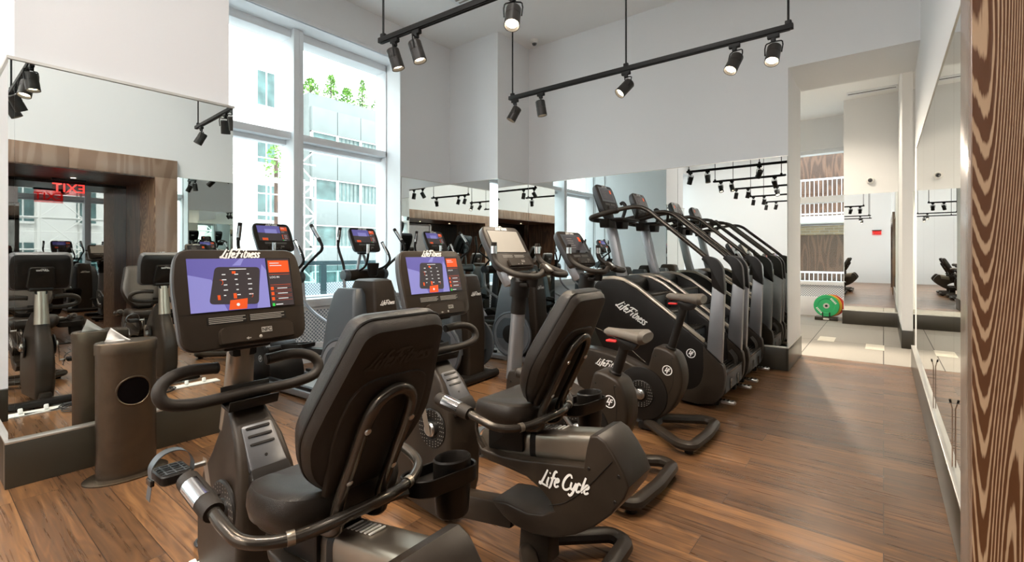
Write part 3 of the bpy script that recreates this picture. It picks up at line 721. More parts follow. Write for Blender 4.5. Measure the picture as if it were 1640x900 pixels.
def console(parent, x, z, tilt, ox, w_=0.43, h=0.345, kind='menu', y=0.0, ledge=True):
    """console facing +X, tilted back; x, z locate the middle of its face"""
    ct, st = math.cos(tilt), math.sin(tilt)
    F = frame((x, y, z), (0, 1, 0), (-st, 0, ct))
    W, H = w_/2, h/2
    ol = round_poly([(-W+0.012, -H), (W-0.012, -H), (W, H*0.4), (W-0.018, H), (-W+0.018, H), (-W, H*0.4)], [0.05, 0.05, 0.2, 0.045, 0.045, 0.2], 5)
    mb = MB(ox); mb.use('bronze').pillow(ol, [(-0.012, 1.0, 1.0), (-0.006, 0.998, 0.998), (0.0, 0.985, 0.982), (0.001, 0.97, 0.965)], F)
    fr = mb.build('console_face', None, parent)
    mb = MB(ox); mb.use('rim').pillow(ol, [(-0.060, 0.93, 0.92), (-0.045, 0.985, 0.98), (-0.014, 1.006, 1.007), (-0.009, 1.003, 1.003)], F)
    mb.build('console_rim', None, parent)
    mb = MB(ox); mb.use('black').pillow(ol, [(-0.085, 0.62, 0.62), (-0.078, 0.80, 0.80), (-0.058, 0.925, 0.915)], F)
    q = round_poly([(-0.10, -0.14), (0.10, -0.14), (0.085, 0.06), (-0.085, 0.06)], 0.025, 4)
    mb.pillow(q, [(-0.115, 0.92, 0.92), (-0.108, 1, 1), (-0.07, 1.03, 1.03)], F)
    mb.build('console_back', None, parent)
    G = frame((x-0.118*ct*1.0, y, z-0.118*st+0.0), (0, -1, 0), (-st, 0, ct))
    mb = MB(ox); mb.use('white').script('LifeFitness', 0.019, G@Matrix.Translation((0, 0.035, 0)), depth=0.001); mb.build('rear_lettering', None, parent)
    # screen
    sw, sh = w_*0.80, h*0.535
    S = F@Matrix.Translation((0, h*0.135, 0.0025))
    mb = MB(ox); screen_mesh(mb, S, sw, sh, kind); mb.build('screen', None, parent)
    mb = MB(ox); mb.use('white').script('LifeFitness', 0.031*w_/0.455, F@Matrix.Translation((0.0, h*0.452, 0.0)), depth=0.0022, wd=0.10)
    mb.build('logo_lettering', None, parent)
    # lower part: seam, two print panels, device ledge
    mb = MB(ox); mb.use('black').rect(F, -W*0.96, -h*0.147, W*0.96, -h*0.141, 0.0016)
    mb.rect(F, -W*0.60, -h*0.262, -0.004, -h*0.185, 0.0016).rect(F, 0.004, -h*0.262, W*0.62, -h*0.185, 0.0016)
    mb.use('dimgrey')
    for k in range(4):
        v = -h*(0.198+0.017*k)
        mb.rect(F, -W*0.57, v, -0.008-0.01*(k % 2), v+0.0022, 0.0022); mb.rect(F, 0.008, v, W*(0.59-0.05*(k % 2)), v+0.0022, 0.0022)
    mb.build('printed_notices', None, parent)
    if ledge:
        q = round_poly([(-W*0.46, -H*0.93), (W*0.70, -H*0.93), (W*0.70, -H*0.60), (-W*0.46, -H*0.60)], [0.005, 0.005, 0.04, 0.04], 5)
        mb = MB(ox); mb.use('bronze').pillow(q, [(-0.002, 1, 1), (0.016, 1, 1), (0.021, 0.97, 0.985)], F)
        lg = mb.build('device_ledge', None, parent)
        mb = MB(ox); mb.use('dimgrey').rect(F, 0.035, -H*0.785, 0.073, -H*0.68, 0.0218)
        mb.use('black').text('NFC', 0.018, F@Matrix.Translation((0.054, -H*0.735, 0.0218)), bold=0.02, depth=0.0008)
        mb.use('dimgrey').lathe([(0.006, 0), (0.004, 0.001)], F@Vector((0.03, -H*0.86, 0.0215)), (ct, 0, st), 10)
        mb.rect(F, -0.02, -H*0.875, -0.004, -H*0.855, 0.022).rect(F, -0.016, -H*0.89, -0.012, -H*0.84, 0.0222)
        mb.build('ledge_marks', None, lg)
    return F

def lf_badge(mb, F, r):
    """ring with the joined letters L and F"""
    n = 28
    for k in range(n):
        a, b = 2*PI*k/n, 2*PI*(k+1)/n
        mb.poly(F, [(math.cos(a)*r, math.sin(a)*r), (math.cos(b)*r, math.sin(b)*r), (math.cos(b)*r*0.84, math.sin(b)*r*0.84), (math.cos(a)*r*0.84, math.sin(a)*r*0.84)], 0.0016)
    u = r
    for P in ([(-0.10, 0.62), (0.10, 0.62), (-0.26, -0.12), (-0.46, -0.12)], [(-0.52, -0.22), (-0.46, 0.0), (0.12, 0.0), (0.02, -0.22)],
              [(0.10, 0.32), (0.30, 0.32), (-0.02, -0.60), (-0.22, -0.60)], [(0.16, 0.42), (0.62, 0.42), (0.55, 0.22), (0.10, 0.22)], [(0.10, 0.06), (0.50, 0.06), (0.43, -0.12), (0.04, -0.12)]):
        mb.poly(F, [(p[0]*u, p[1]*u) for p in P], 0.0016)

def pedal(parent, c, ox, strap=True, tilt=0.0, sgn=-1):
    """pedal platform with ribbed top and strap loop, centred at c"""
    x, y, z = c
    mb = MB(ox); ol = round_poly([(-0.055, -0.045), (0.055, -0.045), (0.055, 0.045), (-0.055, 0.045)], 0.02, 3)
    mb.use('black').pillow(ol, [(-0.018, 0.9, 0.9), (-0.012, 1, 1), (0.010, 1, 1), (0.014, 0.94, 0.92)], Matrix.Translation((x, y, z))@Matrix.Rotation(tilt, 4, 'Y'))
    p = mb.build('pedal', None, parent)
    mb = MB(ox)
    for k in range(5):
        mb.use('slate').box((x-0.04+0.02*k, y, z+0.0145), (0.003, 0.075, 0.003))
    for k in range(3): mb.box((x, y-0.025+0.025*k, z+0.0145), (0.09, 0.003, 0.003))
    mb.build('pedal_grid', None, p)
    if strap:
        mb = MB(ox)
        pts = smooth_path([(x+0.01, y+0.052, z-0.01), (x+0.005, y+0.055, z+0.03), (x-0.005, y+0.03, z+0.066), (x-0.01, y-0.02, z+0.068), (x-0.005, y-0.056, z+0.035), (x+0.005, y-0.06, z-0.01), (x+0.012, y-0.068, z-0.06)], 5)
        prev = None; rings = []
        for q in pts:
            rings.append([q+Vector((-0.018, 0, 0)), q+Vector((0.018, 0, 0)), q+Vector((0.018, -0.001, 0.003)), q+Vector((-0.018, -0.001, 0.003))])
        mb.use('slate').loft(rings); mb.build('pedal_strap', None, p)
        mb = MB(ox); mb.use('gunmetal').box((x+0.004, y-0.06, z-0.006), (0.045, 0.012, 0.02), 0.003); mb.build('strap_buckle', None, p)
    return p
def crank_cover(parent, c, r, ox, sgn=-1):
    """round vented cover round the crank on a side face"""
    x, y, z = c
    mb = MB(ox); mb.use('black').lathe([(r, 0), (r, 0.006), (r*0.94, 0.012), (r*0.55, 0.012), (r*0.5, 0.006), (0.001, 0.006)], (x, y, z), (0, sgn, 0), 36)
    o = mb.build('crank_cover', None, parent)
    mb = MB(ox); mb.use('dimgrey')
    for ring, n in ((0.66, 18), (0.78, 22), (0.90, 26)):
        for k in range(n):
            a = 2*PI*k/n
            F = frame((x+math.cos(a)*r*ring, y+sgn*0.0127, z+math.sin(a)*r*ring), (1, 0, 0), (0, 0, 1)) if sgn < 0 else frame((x+math.cos(a)*r*ring, y+sgn*0.0127, z+math.sin(a)*r*ring), (-1, 0, 0), (0, 0, 1))
            s_ = r*0.025; mb.rect(F, -s_, -s_, s_, s_, 0)
    mb.build('vent_holes', None, o)
    mb = MB(ox); mb.use('steel').lathe([(r*0.38, 0), (r*0.38, 0.02), (r*0.30, 0.028), (r*0.12, 0.030), (0.001, 0.030)], (x, y+sgn*0.006, z), (0, sgn, 0), 24); mb.build('crank_hub', None, o)
    return o

# ------------------------------------------------------------------ recumbent bikes
def recumbent(loc_y, label, group, ox=-1.5):
    t = thing('recumbent_bike', label, 'exercise bike', (ox, loc_y, 0), 0, group)
    console(t, -1.872, 1.220, math.radians(14), ox, w_=0.455, h=0.36, kind='menu')
    # neck, mast, tray
    mb = MB(ox); mb.use('black').box((-1.90, 0, 1.045), (0.11, 0.17, 0.035), 0.012); mb.use('black').prism([(-1.945, 1.0), (-1.875, 1.0), (-1.87, 1.06), (-1.93, 1.06)], -0.045, 0.045, 0.012); mb.build('console_neck', None, t)
    def mring(x, z, a, b): return [Vector((x+math.cos(2*PI*k/20)*a, math.sin(2*PI*k/20)*b, z-0.12*math.cos(2*PI*k/20)*a)) for k in range(20)]
    mb = MB(ox); mb.use('pewter').loft([mring(-1.905, 1.05, 0.038, 0.046), mring(-1.925, 0.92, 0.041, 0.049), mring(-1.955, 0.72, 0.047, 0.056)]); mb.build('mast', None, t)
    # reading tray clipped on the mast
    mb = MB(ox)
    q = [(-1.875, 0.895), (-1.80, 0.895), (-1.795, 0.83), (-1.865, 0.835)]
    mb.use('black').prism(round_poly([(-1.875, 0.90), (-1.865, 0.832), (-1.80, 0.822), (-1.787, 0.86), (-1.793, 0.86), (-1.806, 0.832), (-1.860, 0.842), (-1.868, 0.90)], 0.004, 2), -0.085, 0.085, 0.003)
    mb.build('phone_tray', None, t)
    # handlebar with returning tips
    mb = MB(ox)
    for s_ in (-1, 1):
        mb.use('rubber').tube([(-1.855, 0.0*s_, 0.868), (-1.85, 0.12*s_, 0.866), (-1.84, 0.20*s_, 0.872), (-1.838, 0.262*s_, 0.892), (-1.85, 0.275*s_, 0.930), (-1.868, 0.245*s_, 0.962), (-1.885, 0.18*s_, 0.975), (-1.895, 0.095*s_, 0.968)], 0.0205, 12, smooth=5)
        mb.use('black').cyl((-1.895, 0.098*s_, 0.968), (-1.896, 0.084*s_, 0.967), 0.0215, 14, bev=0.003)
    mb.build('handlebar', None, t)
    # front shroud
    ol = [(-1.90, 0.80), (-1.83, 0.86), (-1.875, 0.865), (-1.955, 0.80)]
    def shr(z, x0, x1, hw, c=0.03):
        p = round_poly([(x0, -hw*0.55), (x1, -hw), (x1, hw), (x0, hw*0.55)], [0.04, c, c, 0.04], 4)
        return [Vector((a, b, z)) for a, b in p]
    mb = MB(ox); mb.use('bronze').loft([shr(0.06, -2.12, -1.70, 0.11), shr(0.20, -2.17, -1.665, 0.118), shr(0.385, -2.175, -1.655, 0.115), shr(0.52, -2.13, -1.665, 0.108), shr(0.62, -2.05, -1.69, 0.098), shr(0.72, -1.99, -1.745, 0.085), shr(0.80, -1.98, -1.83, 0.07), shr(0.83, -1.975, -1.86, 0.062)])
    fs = mb.build('front_shroud', None, t)
    # cubby with ribs on the rider side
    F = frame((-1.742, 0, 0.705), (0, 1, 0), (-0.62, 0, 0.78))
    mb = MB(ox); q = round_poly([(-0.062, -0.09), (0.062, -0.09), (0.052, 0.075), (-0.052, 0.075)], 0.012, 3)
    mb.use('rim').pillow(q, [(-0.02, 1, 1), (0.008, 1, 1), (0.010, 0.95, 0.96)], F); mb.build('accessory_panel', None, fs)
    mb = MB(ox); mb.use('black')
    for k in range(3): mb.pillow(round_poly([(-0.042, -0.004+0.03*k), (0.042, -0.004+0.03*k), (0.042, 0.004+0.03*k), (-0.042, 0.004+0.03*k)], 0.003, 2), [(0.008, 1, 1), (0.014, 0.96, 1)], F)
    mb.lathe([(0.006, 0.009), (0.005, 0.012)], F@Vector((0, -0.045, 0)), (0.78, 0, 0.62), 12)
    q = round_poly([(-0.07, -0.15), (0.07, -0.15), (0.066, -0.088), (-0.066, -0.088)], 0.01, 2)
    mb.pillow(q, [(-0.03, 1, 1), (0.013, 1, 1), (0.016, 0.95, 0.95)], F)
    mb.build('storage_pocket', None, fs)
    for s_ in (-1, 1):
        crank_cover(t, (-1.79, 0.100*s_, 0.50), 0.098, ox, s_)
    # cranks and pedals: left one up, right one down
    for s_, dz in ((-1, 0.165), (1, -0.165)):
        dx = -0.035 if s_ < 0 else 0.035
        mb = MB(ox); mb.use('pewter').loft([[Vector((-1.79+dx*k+a, s_*(0.138+0.012*k), 0.50+dz*k+b*0.5)) for a, b in ((-0.016, -0.02), (0.016, -0.02), (0.016, 0.02), (-0.016, 0.02))] for k in (-0.08, 1.05)])
        mb.build('crank_arm', None, t)
        mb = MB(ox); mb.use('steel').cyl((-1.79+dx, s_*0.15, 0.50+dz), (-1.79+dx, s_*0.19, 0.50+dz), 0.009, 12); mb.build('pedal_spindle', None, t)
        pedal(t, (-1.79+dx, s_*0.245, 0.50+dz), ox)
    # floor beam
    def br_(x, z0, z1, hw): return [Vector((x, -hw, z0)), Vector((x, hw, z0)), Vector((x, hw*0.75, z1)), Vector((x, -hw*0.75, z1))]
    mb = MB(ox); mb.use('bronze').loft([br_(-2.18, 0.035, 0.12, 0.05), br_(-1.75, 0.055, 0.17, 0.055), br_(-1.33, 0.13, 0.24, 0.055)]); mb._bev(list(mb.bm.faces), 0.012); mb.build('floor_beam', None, t)
    mb = MB(ox); mb.use('black').box((-2.20, 0, 0.045), (0.09, 0.50, 0.06), 0.02); mb.build('front_foot', None, t)
    # swept rear body
    out = [(-1.475, 0.545), (-1.44, 0.502), (-1.33, 0.498), (-1.218, 0.512), (-1.05, 0.545), (-0.905, 0.572), (-0.885, 0.66), (-0.868, 0.712), (-0.835, 0.722), (-0.80, 0.705), (-0.765, 0.655),
           (-0.735, 0.60), (-0.718, 0.545), (-0.74, 0.49), (-0.80, 0.405), (-0.88, 0.325), (-0.96, 0.265), (-1.06, 0.215), (-1.17, 0.192), (-1.27, 0.195), (-1.33, 0.215), (-1.40, 0.262),
           (-1.31, 0.278), (-1.20, 0.272), (-1.12, 0.292), (-1.06, 0.330), (-1.075, 0.365), (-1.12, 0.405), (-1.19, 0.440), (-1.31, 0.450), (-1.40, 0.452), (-1.45, 0.475)]
    out = [(a-0.03*max(0, (b-0.3)/0.42), b-0.042*max(0, (b-0.3)/0.42)) for a, b in out]
    mb = MB(ox); mb.use('bronze').prism(out, -0.108, 0.108, 0.022, 3)
    rb = mb.build('rear_body', None, t)
    mb = MB(ox); mb.use('black').tube([(-0.80, -0.1095, 0.60), (-0.90, -0.1095, 0.48), (-1.0, -0.1095, 0.385), (-1.08, -0.1095, 0.345)], 0.002, 6, smooth=4)
    mb.build('panel_seam', None, rb)
    for p in ((-0.90, 0.545), (-0.775, 0.55), (-0.79, 0.45)):
        mb = MB(ox); mb.use('black').lathe([(0.008, 0), (0.006, 0.003)], (p[0], -0.1075, p[1]), (0, -1, 0), 12); mb.build('screw', None, rb)
    mb = MB(ox); mb.use('white').script('Life Cycle', 0.060, side(-1.01, -0.1095, 0.462, 0.10), depth=0.0015); mb.build('logo_lettering', None, rb)
    # slide rail and carriage
    R_ = frame((0, 0, 0), (0, 1, 0), (-0.18, 0, 0.984))
    def rail_ring(x, s_=1.0):
        zc = 0.575+(x+1.05)*0.19
        q = round_poly([(-0.062, -0.062), (0.062, -0.062), (0.062, 0.062), (-0.062, 0.062)], 0.038, 5)
        return [Vector((x-0.19*v*0.0, u*s_, zc+v*s_)) for u, v in q]
    mb = MB(ox); mb.use('pewter').loft([rail_ring(-1.50, 0.9), rail_ring(-1.49), rail_ring(-0.87)]); rl = mb.build('slide_rail', None, t)
    mb = MB(ox); mb.use('black').loft([rail_ring(-1.215, 1.012), rail_ring(-1.185, 1.012)])
    for k in range(6): mb.use('white').box((-1.17+0.02*k, 0, 0.618+0.0038*k), (0.008, 0.05, 0.003), rot=Ry(-0.18))
    mb.build('rail_scale', None, rl)
    mb = MB(ox); mb.use('black').prism(round_poly([(-1.445, 0.475), (-1.245, 0.505), (-1.245, 0.655), (-1.445, 0.625)], 0.015, 3), -0.075, 0.075, 0.012); mb.build('seat_carriage', None, t)
    mb = MB(ox); mb.use('gunmetal').tube([(-1.38, -0.08, 0.63), (-1.45, -0.085, 0.625), (-1.505, -0.085, 0.59), (-1.495, -0.085, 0.52), (-1.455, -0.08, 0.47)], 0.009, 8, smooth=4)
    mb.build('release_lever', None, t)
    # seat cushion
    ol = round_poly([(-1.455, -0.17), (-1.36, -0.215), (-1.22, -0.20), (-1.17, -0.13), (-1.17, 0.13), (-1.22, 0.20), (-1.36, 0.215), (-1.455, 0.17)], [0.09, 0.06, 0.06, 0.05, 0.05, 0.06, 0.06, 0.09], 5)
    rings = []
    for dz, k in ((0.0, 0.90), (0.012, 0.97), (0.035, 1.0), (0.060, 0.99), (0.078, 0.94), (0.086, 0.84), (0.082, 0.6), (0.078, 0.3), (0.077, 0.02)):
        rings.append([Vector((-1.32+(a+1.32)*k, b*k, 0.640+dz+(0.05*(a+1.32)*(k)) + 0.024*(abs(b*k)/0.21)**2*(dz/0.086))) for a, b in ol])
    mb = MB(ox); mb.use('vinyl').loft(rings); st_ = mb.build('seat', None, t)
    mb = MB(ox); mb.use('black').loft([[Vector((-1.32+(a+1.32)*k, b*k, 0.630+dz+0.05*(a+1.32)*k)) for a, b in ol] for dz, k in ((-0.012, 0.80), (0.0, 0.88), (0.012, 0.90))]); mb.build('seat_pan', None, st_)
    # backrest
    B = frame((-1.215, 0, 0.735), (0, 1, 0), (0.46, 0, 0.888))   # local normal looks back (+X, down)
    H_ = 0.55
    bo = round_poly([(-0.078, 0.0), (0.078, 0.0), (0.158, 0.09), (0.195, 0.215), (0.182, 0.30), (0.130, 0.535), (0.100, H_), (-0.100, H_), (-0.130, 0.535), (-0.182, 0.30), (-0.195, 0.215), (-0.158, 0.09)],
                    [0.03, 0.03, 0.06, 0.08, 0.08, 0.04, 0.03, 0.03, 0.04, 0.08, 0.08, 0.06], 5)
    cy = 0.28
    def bring(w_, k): return [B@Vector((p[0]*k, cy+(p[1]-cy)*k, w_)) for p in bo]
    nrm = (B.to_3x3()@Vector((0, 0, 1)))
    sg = 1 if nrm.x > 0 else -1
    mb = MB(ox); mb.use('vinyl').loft([bring(sg*-0.062, 0.02), bring(sg*-0.062, 0.6), bring(sg*-0.058, 0.84), bring(sg*-0.044, 0.95), bring(sg*-0.022, 0.995), bring(sg*-0.002, 1.0)]); bk = mb.build('backrest', None, t)
    mb = MB(ox); mb.use('black').loft([bring(sg*-0.004, 1.004), bring(sg*0.002, 1.012), bring(sg*0.006, 1.004)]); mb.build('backrest_piping', None, bk)
    mb = MB(ox); mb.use('vinylback').loft([bring(sg*0.004, 0.998), bring(sg*0.020, 0.985), bring(sg*0.036, 0.94), bring(sg*0.044, 0.80), bring(sg*0.046, 0.55), bring(sg*0.046, 0.02)]); bs = mb.build('backrest_shell', None, bk)
    qo = round_poly([(-0.10, 0.02), (0.10, 0.02), (0.135, 0.25), (0.115, 0.40), (-0.115, 0.40), (-0.135, 0.25)], [0.02, 0.02, 0.05, 0.09, 0.09, 0.05], 6)
    mb = MB(ox); mb.use('vinylback').loft([[B@Vector((p[0]*k, 0.2+(p[1]-0.2)*k, w_)) for p in qo] for w_, k in ((sg*0.040, 1.03), (sg*0.050, 1.0), (sg*0.053, 0.95), (sg*0.053, 0.02))]); mb.build('raised_panel', None, bs)
    TB = frame(B@Vector((0, 0.455, sg*0.0462)), (0, 1, 0), (0.46, 0, 0.888))
    if sg < 0: TB = frame(B@Vector((0, 0.455, sg*0.0462)), (0, -1, 0), (0.46, 0, 0.888))
    TB = frame(B@Vector((0, 0.455, sg*0.0462)), (0, 1, 0), (-0.001, 0, 0.0)) if False else TB
    # the back is read from behind: right hand is +Y
    TBm = Matrix.Identity(4); xa = Vector((0, 1, 0)); ya = Vector((0.46, 0, 0.888)).normalized(); za = nrm*sg
    for i in range(3): TBm[i][0] = xa[i]; TBm[i][1] = ya[i]; TBm[i][2] = za[i]; TBm[i][3] = (B@Vector((0, 0.455, sg*0.0462)))[i]
    mb = MB(ox); mb.use('emboss').script('LifeFitness', 0.045, TBm, depth=0.0008); mb.build('embossed_lettering', None, bs)
    # hoop frame behind the back
    def bp(u, v, w_): return B@Vector((u, v, sg*w_))
    hoop = [(-1.40, -0.07, 0.622), (-1.20, -0.07, 0.622), (-1.145, -0.07, 0.65), tuple(bp(-0.07, -0.01, 0.078)), tuple(bp(-0.07, 0.14, 0.074)), tuple(bp(-0.068, 0.28, 0.072)), tuple(bp(-0.05, 0.345, 0.070)), tuple(bp(0, 0.372, 0.069)),
            tuple(bp(0.05, 0.345, 0.070)), tuple(bp(0.068, 0.28, 0.072)), tuple(bp(0.07, 0.14, 0.074)), tuple(bp(0.07, -0.01, 0.078)), (-1.145, 0.07, 0.65), (-1.20, 0.07, 0.622), (-1.40, 0.07, 0.622)]
    mb = MB(ox); mb.use('gunmetal').tube(hoop, 0.0165, 12, smooth=5); hp = mb.build('back_hoop', None, t)
    for u, v in ((-0.07, 0.10), (-0.069, 0.27), (0.07, 0.10), (0.069, 0.27)):
        p = bp(u, v, 0.086); mb = MB(ox); mb.use('steel').lathe([(0.009, 0), (0.009, 0.004), (0.005, 0.006)], p, nrm*sg, 12); mb.build('hoop_bolt', None, hp)
    # arm bar behind and under the seat, hand grips with metal pads
    arm = [(-1.50, -0.29, 0.733), (-1.38, -0.29, 0.715), (-1.29, -0.29, 0.698), (-1.225, -0.275, 0.680), (-1.18, -0.215, 0.668), (-1.155, -0.14, 0.668), (-1.115, -0.06, 0.688), (-1.115, 0.06, 0.688), (-1.155, 0.14, 0.668), (-1.18, 0.215, 0.668), (-1.225, 0.275, 0.680), (-1.29, 0.29, 0.698), (-1.38, 0.29, 0.715), (-1.50, 0.29, 0.733)]
    mb = MB(ox); mb.use('gunmetal').tube(arm, 0.0165, 12, smooth=5)
    for s_ in (-1, 1): mb.use('pewter').cyl((-1.172, 0.195*s_, 0.6675), (-1.166, 0.177*s_, 0.6675), 0.0183, 14)
    mb.build('arm_bar', None, t)
    for s_ in (-1, 1):
        mb = MB(ox); a = Vector((-1.555, 0.29*s_, 0.742)); b = Vector((-1.36, 0.29*s_, 0.711)); mb.use('rubber').tube([a+(b-a)*0.0, a+(b-a)*0.06, a+(b-a)*0.5, a+(b-a)*0.94, b], [0.018, 0.029, 0.030, 0.029, 0.026], 16)
        g = mb.build('hand_grip', None, t)
        mb = MB(ox); d = (b-a).normalized(); nv = Vector((0, -0.62, 0)) + Vector((-d.z, 0, d.x))*0.78
        nv.normalize(); sdv = d.cross(nv)
        R = []
        for k in range(7):
            an = -0.9+k*0.3; R.append([a+d*0.05+(nv*math.cos(an)+sdv*math.sin(an))*0.0308, a+d*0.145+(nv*math.cos(an)+sdv*math.sin(an))*0.0308])
        mb.use('chrome').loft(R, cap=False, closed_ring=False); mb.build('pulse_sensor', None, g)
    # cup holder on the far side
    t2 = MB(ox)
    cxs = -1.20; yy = 0.36
    trayo = [(-1.265, 0.205), (-1.125, 0.205), (-1.075, 0.445), (-1.235, 0.445)]
    ro = round_poly(trayo, [0.06, 0.06, 0.075, 0.075], 6); 
    def tr(k, z, zt): 
        c_ = Vector((-1.175, 0.325)); return [Vector((c_.x+(a-c_.x)*k, c_.y+(b-c_.y)*k, z+(a+1.19)*0.10)) for a, b in ro]
    t2.use('black').loft([tr(0.95, 0.600, 0), tr(1.0, 0.606, 0), tr(1.0, 0.655, 0), tr(0.97, 0.658, 0), tr(0.93, 0.655, 0), tr(0.92, 0.622, 0), tr(0.01, 0.620, 0)])
    ch = t2.build('cup_tray', None, t)
    mb = MB(ox)
    def oc(r_, z, k=1.0): return [Vector((-1.158+math.cos(2*PI*i/24)*0.062*r_, 0.368+math.sin(2*PI*i/24)*0.066*r_, z+math.cos(2*PI*i/24)*0.062*r_*0.10*k)) for i in range(24)]
    mb.use('black').loft([oc(0.02, 0.50, 0), oc(0.82, 0.50, 0), oc(0.88, 0.505, 0), oc(1.0, 0.60), oc(1.0, 0.684), oc(0.93, 0.690), oc(0.88, 0.684), oc(0.80, 0.53, 0), oc(0.02, 0.525, 0)]); mb.build('cup', None, ch)
    mb = MB(ox); mb.use('gunmetal').tube([(-1.23, 0.06, 0.625), (-1.21, 0.14, 0.622), (-1.19, 0.24, 0.618)], 0.014, 8, smooth=4); mb.use('black').box((-1.235, 0.11, 0.615), (0.05, 0.09, 0.03), 0.006); mb.build('holder_arm', None, ch)
    # rear leg and foot loop
    mb = MB(ox); mb.use('bronze').loft([br_(-1.27, 0.045, 0.21, 0.075), br_(-1.17, 0.04, 0.21, 0.06), br_(-1.13, 0.04, 0.20, 0.05)]); mb._bev(list(mb.bm.faces), 0.01); mb.build('rear_leg', None, t)
    foot_loop(t, ox, -1.24, -0.90, 0.30)
    return t
def foot_loop(t, ox, xa, xb, hw):
    P = [(xa, -0.05), (xb-0.10, -hw), (xb-0.02, -hw+0.02), (xb, 0.0), (xb-0.02, hw-0.02), (xb-0.10, hw), (xa, 0.05)]
    pts = round_poly(P, 0.05, 4)
    mb = MB(ox); Q = [Vector((a, b, 0.060+0.018*(1-(a-xa)/(xb-xa)))) for a, b in pts]
    mb.use('bronze').tube(Q, 0.040, 10, closed=True, flat=0.85)
    o = mb.build('rear_foot', None, t)
    mb = MB(ox)
    for y in (-hw+0.05, hw-0.05): mb.use('rubber').cyl((xb-0.05, y, 0.0), (xb-0.05, y, 0.03), 0.03, 14, bev=0.004)
    mb.cyl((xa+0.02, 0, 0.0), (xa+0.02, 0, 0.05), 0.03, 14, bev=0.004)
    mb.build('rubber_pads', None, o)

G1 = 'recumbent bikes nearest the camera'
r1 = recumbent(0.78, 'recumbent exercise bike in the foreground, nearest the wipe dispenser', G1)
r2 = copy_tree(r1); r2.location = (-1.5, 1.74, 0); r2['label'] = 'recumbent exercise bike standing second, its LIFE CYCLE side panel in view'

# ------------------------------------------------------------------ upright bikes
def saddle(parent, x, z, ox):
    mb = MB(ox); rings = []
    for k in range(13):
        t_ = k/12; xx = x-0.135+0.275*t_
        hw = 0.018+0.020*min(1, t_*2.2)+0.078*max(0, (t_-0.35)/0.65)**1.2
        if k == 12: hw *= 0.72
        top = 0.030+0.012*max(0, t_-0.5)*2 - (0.016 if k in (0, 12) else 0) + 0.006*(1-t_)
        bot = -0.018-0.030*max(0, (t_-0.3)/0.7) + (0.02 if k in (0, 12) else 0)
        R = []
        for j in range(20):
            a = 2*PI*j/20; c_, s_ = math.cos(a), math.sin(a)
            u = (abs(c_)**0.7)*(1 if c_ > 0 else -1)*hw
            v = s_*top if s_ > 0 else -s_*bot
            R.append(Vector((xx, u, z+v)))
        rings.append(R)
    mb.use('saddle').loft(rings); s = mb.build('saddle', None, parent)
    mb = MB(ox); mb.use('black').prism(round_poly([(x-0.05, z-0.022), (x+0.09, z-0.045), (x+0.06, z-0.085), (x-0.02, z-0.085)], 0.01, 3), -0.03, 0.03, 0.006); mb.build('saddle_clamp', None, s)
    return s
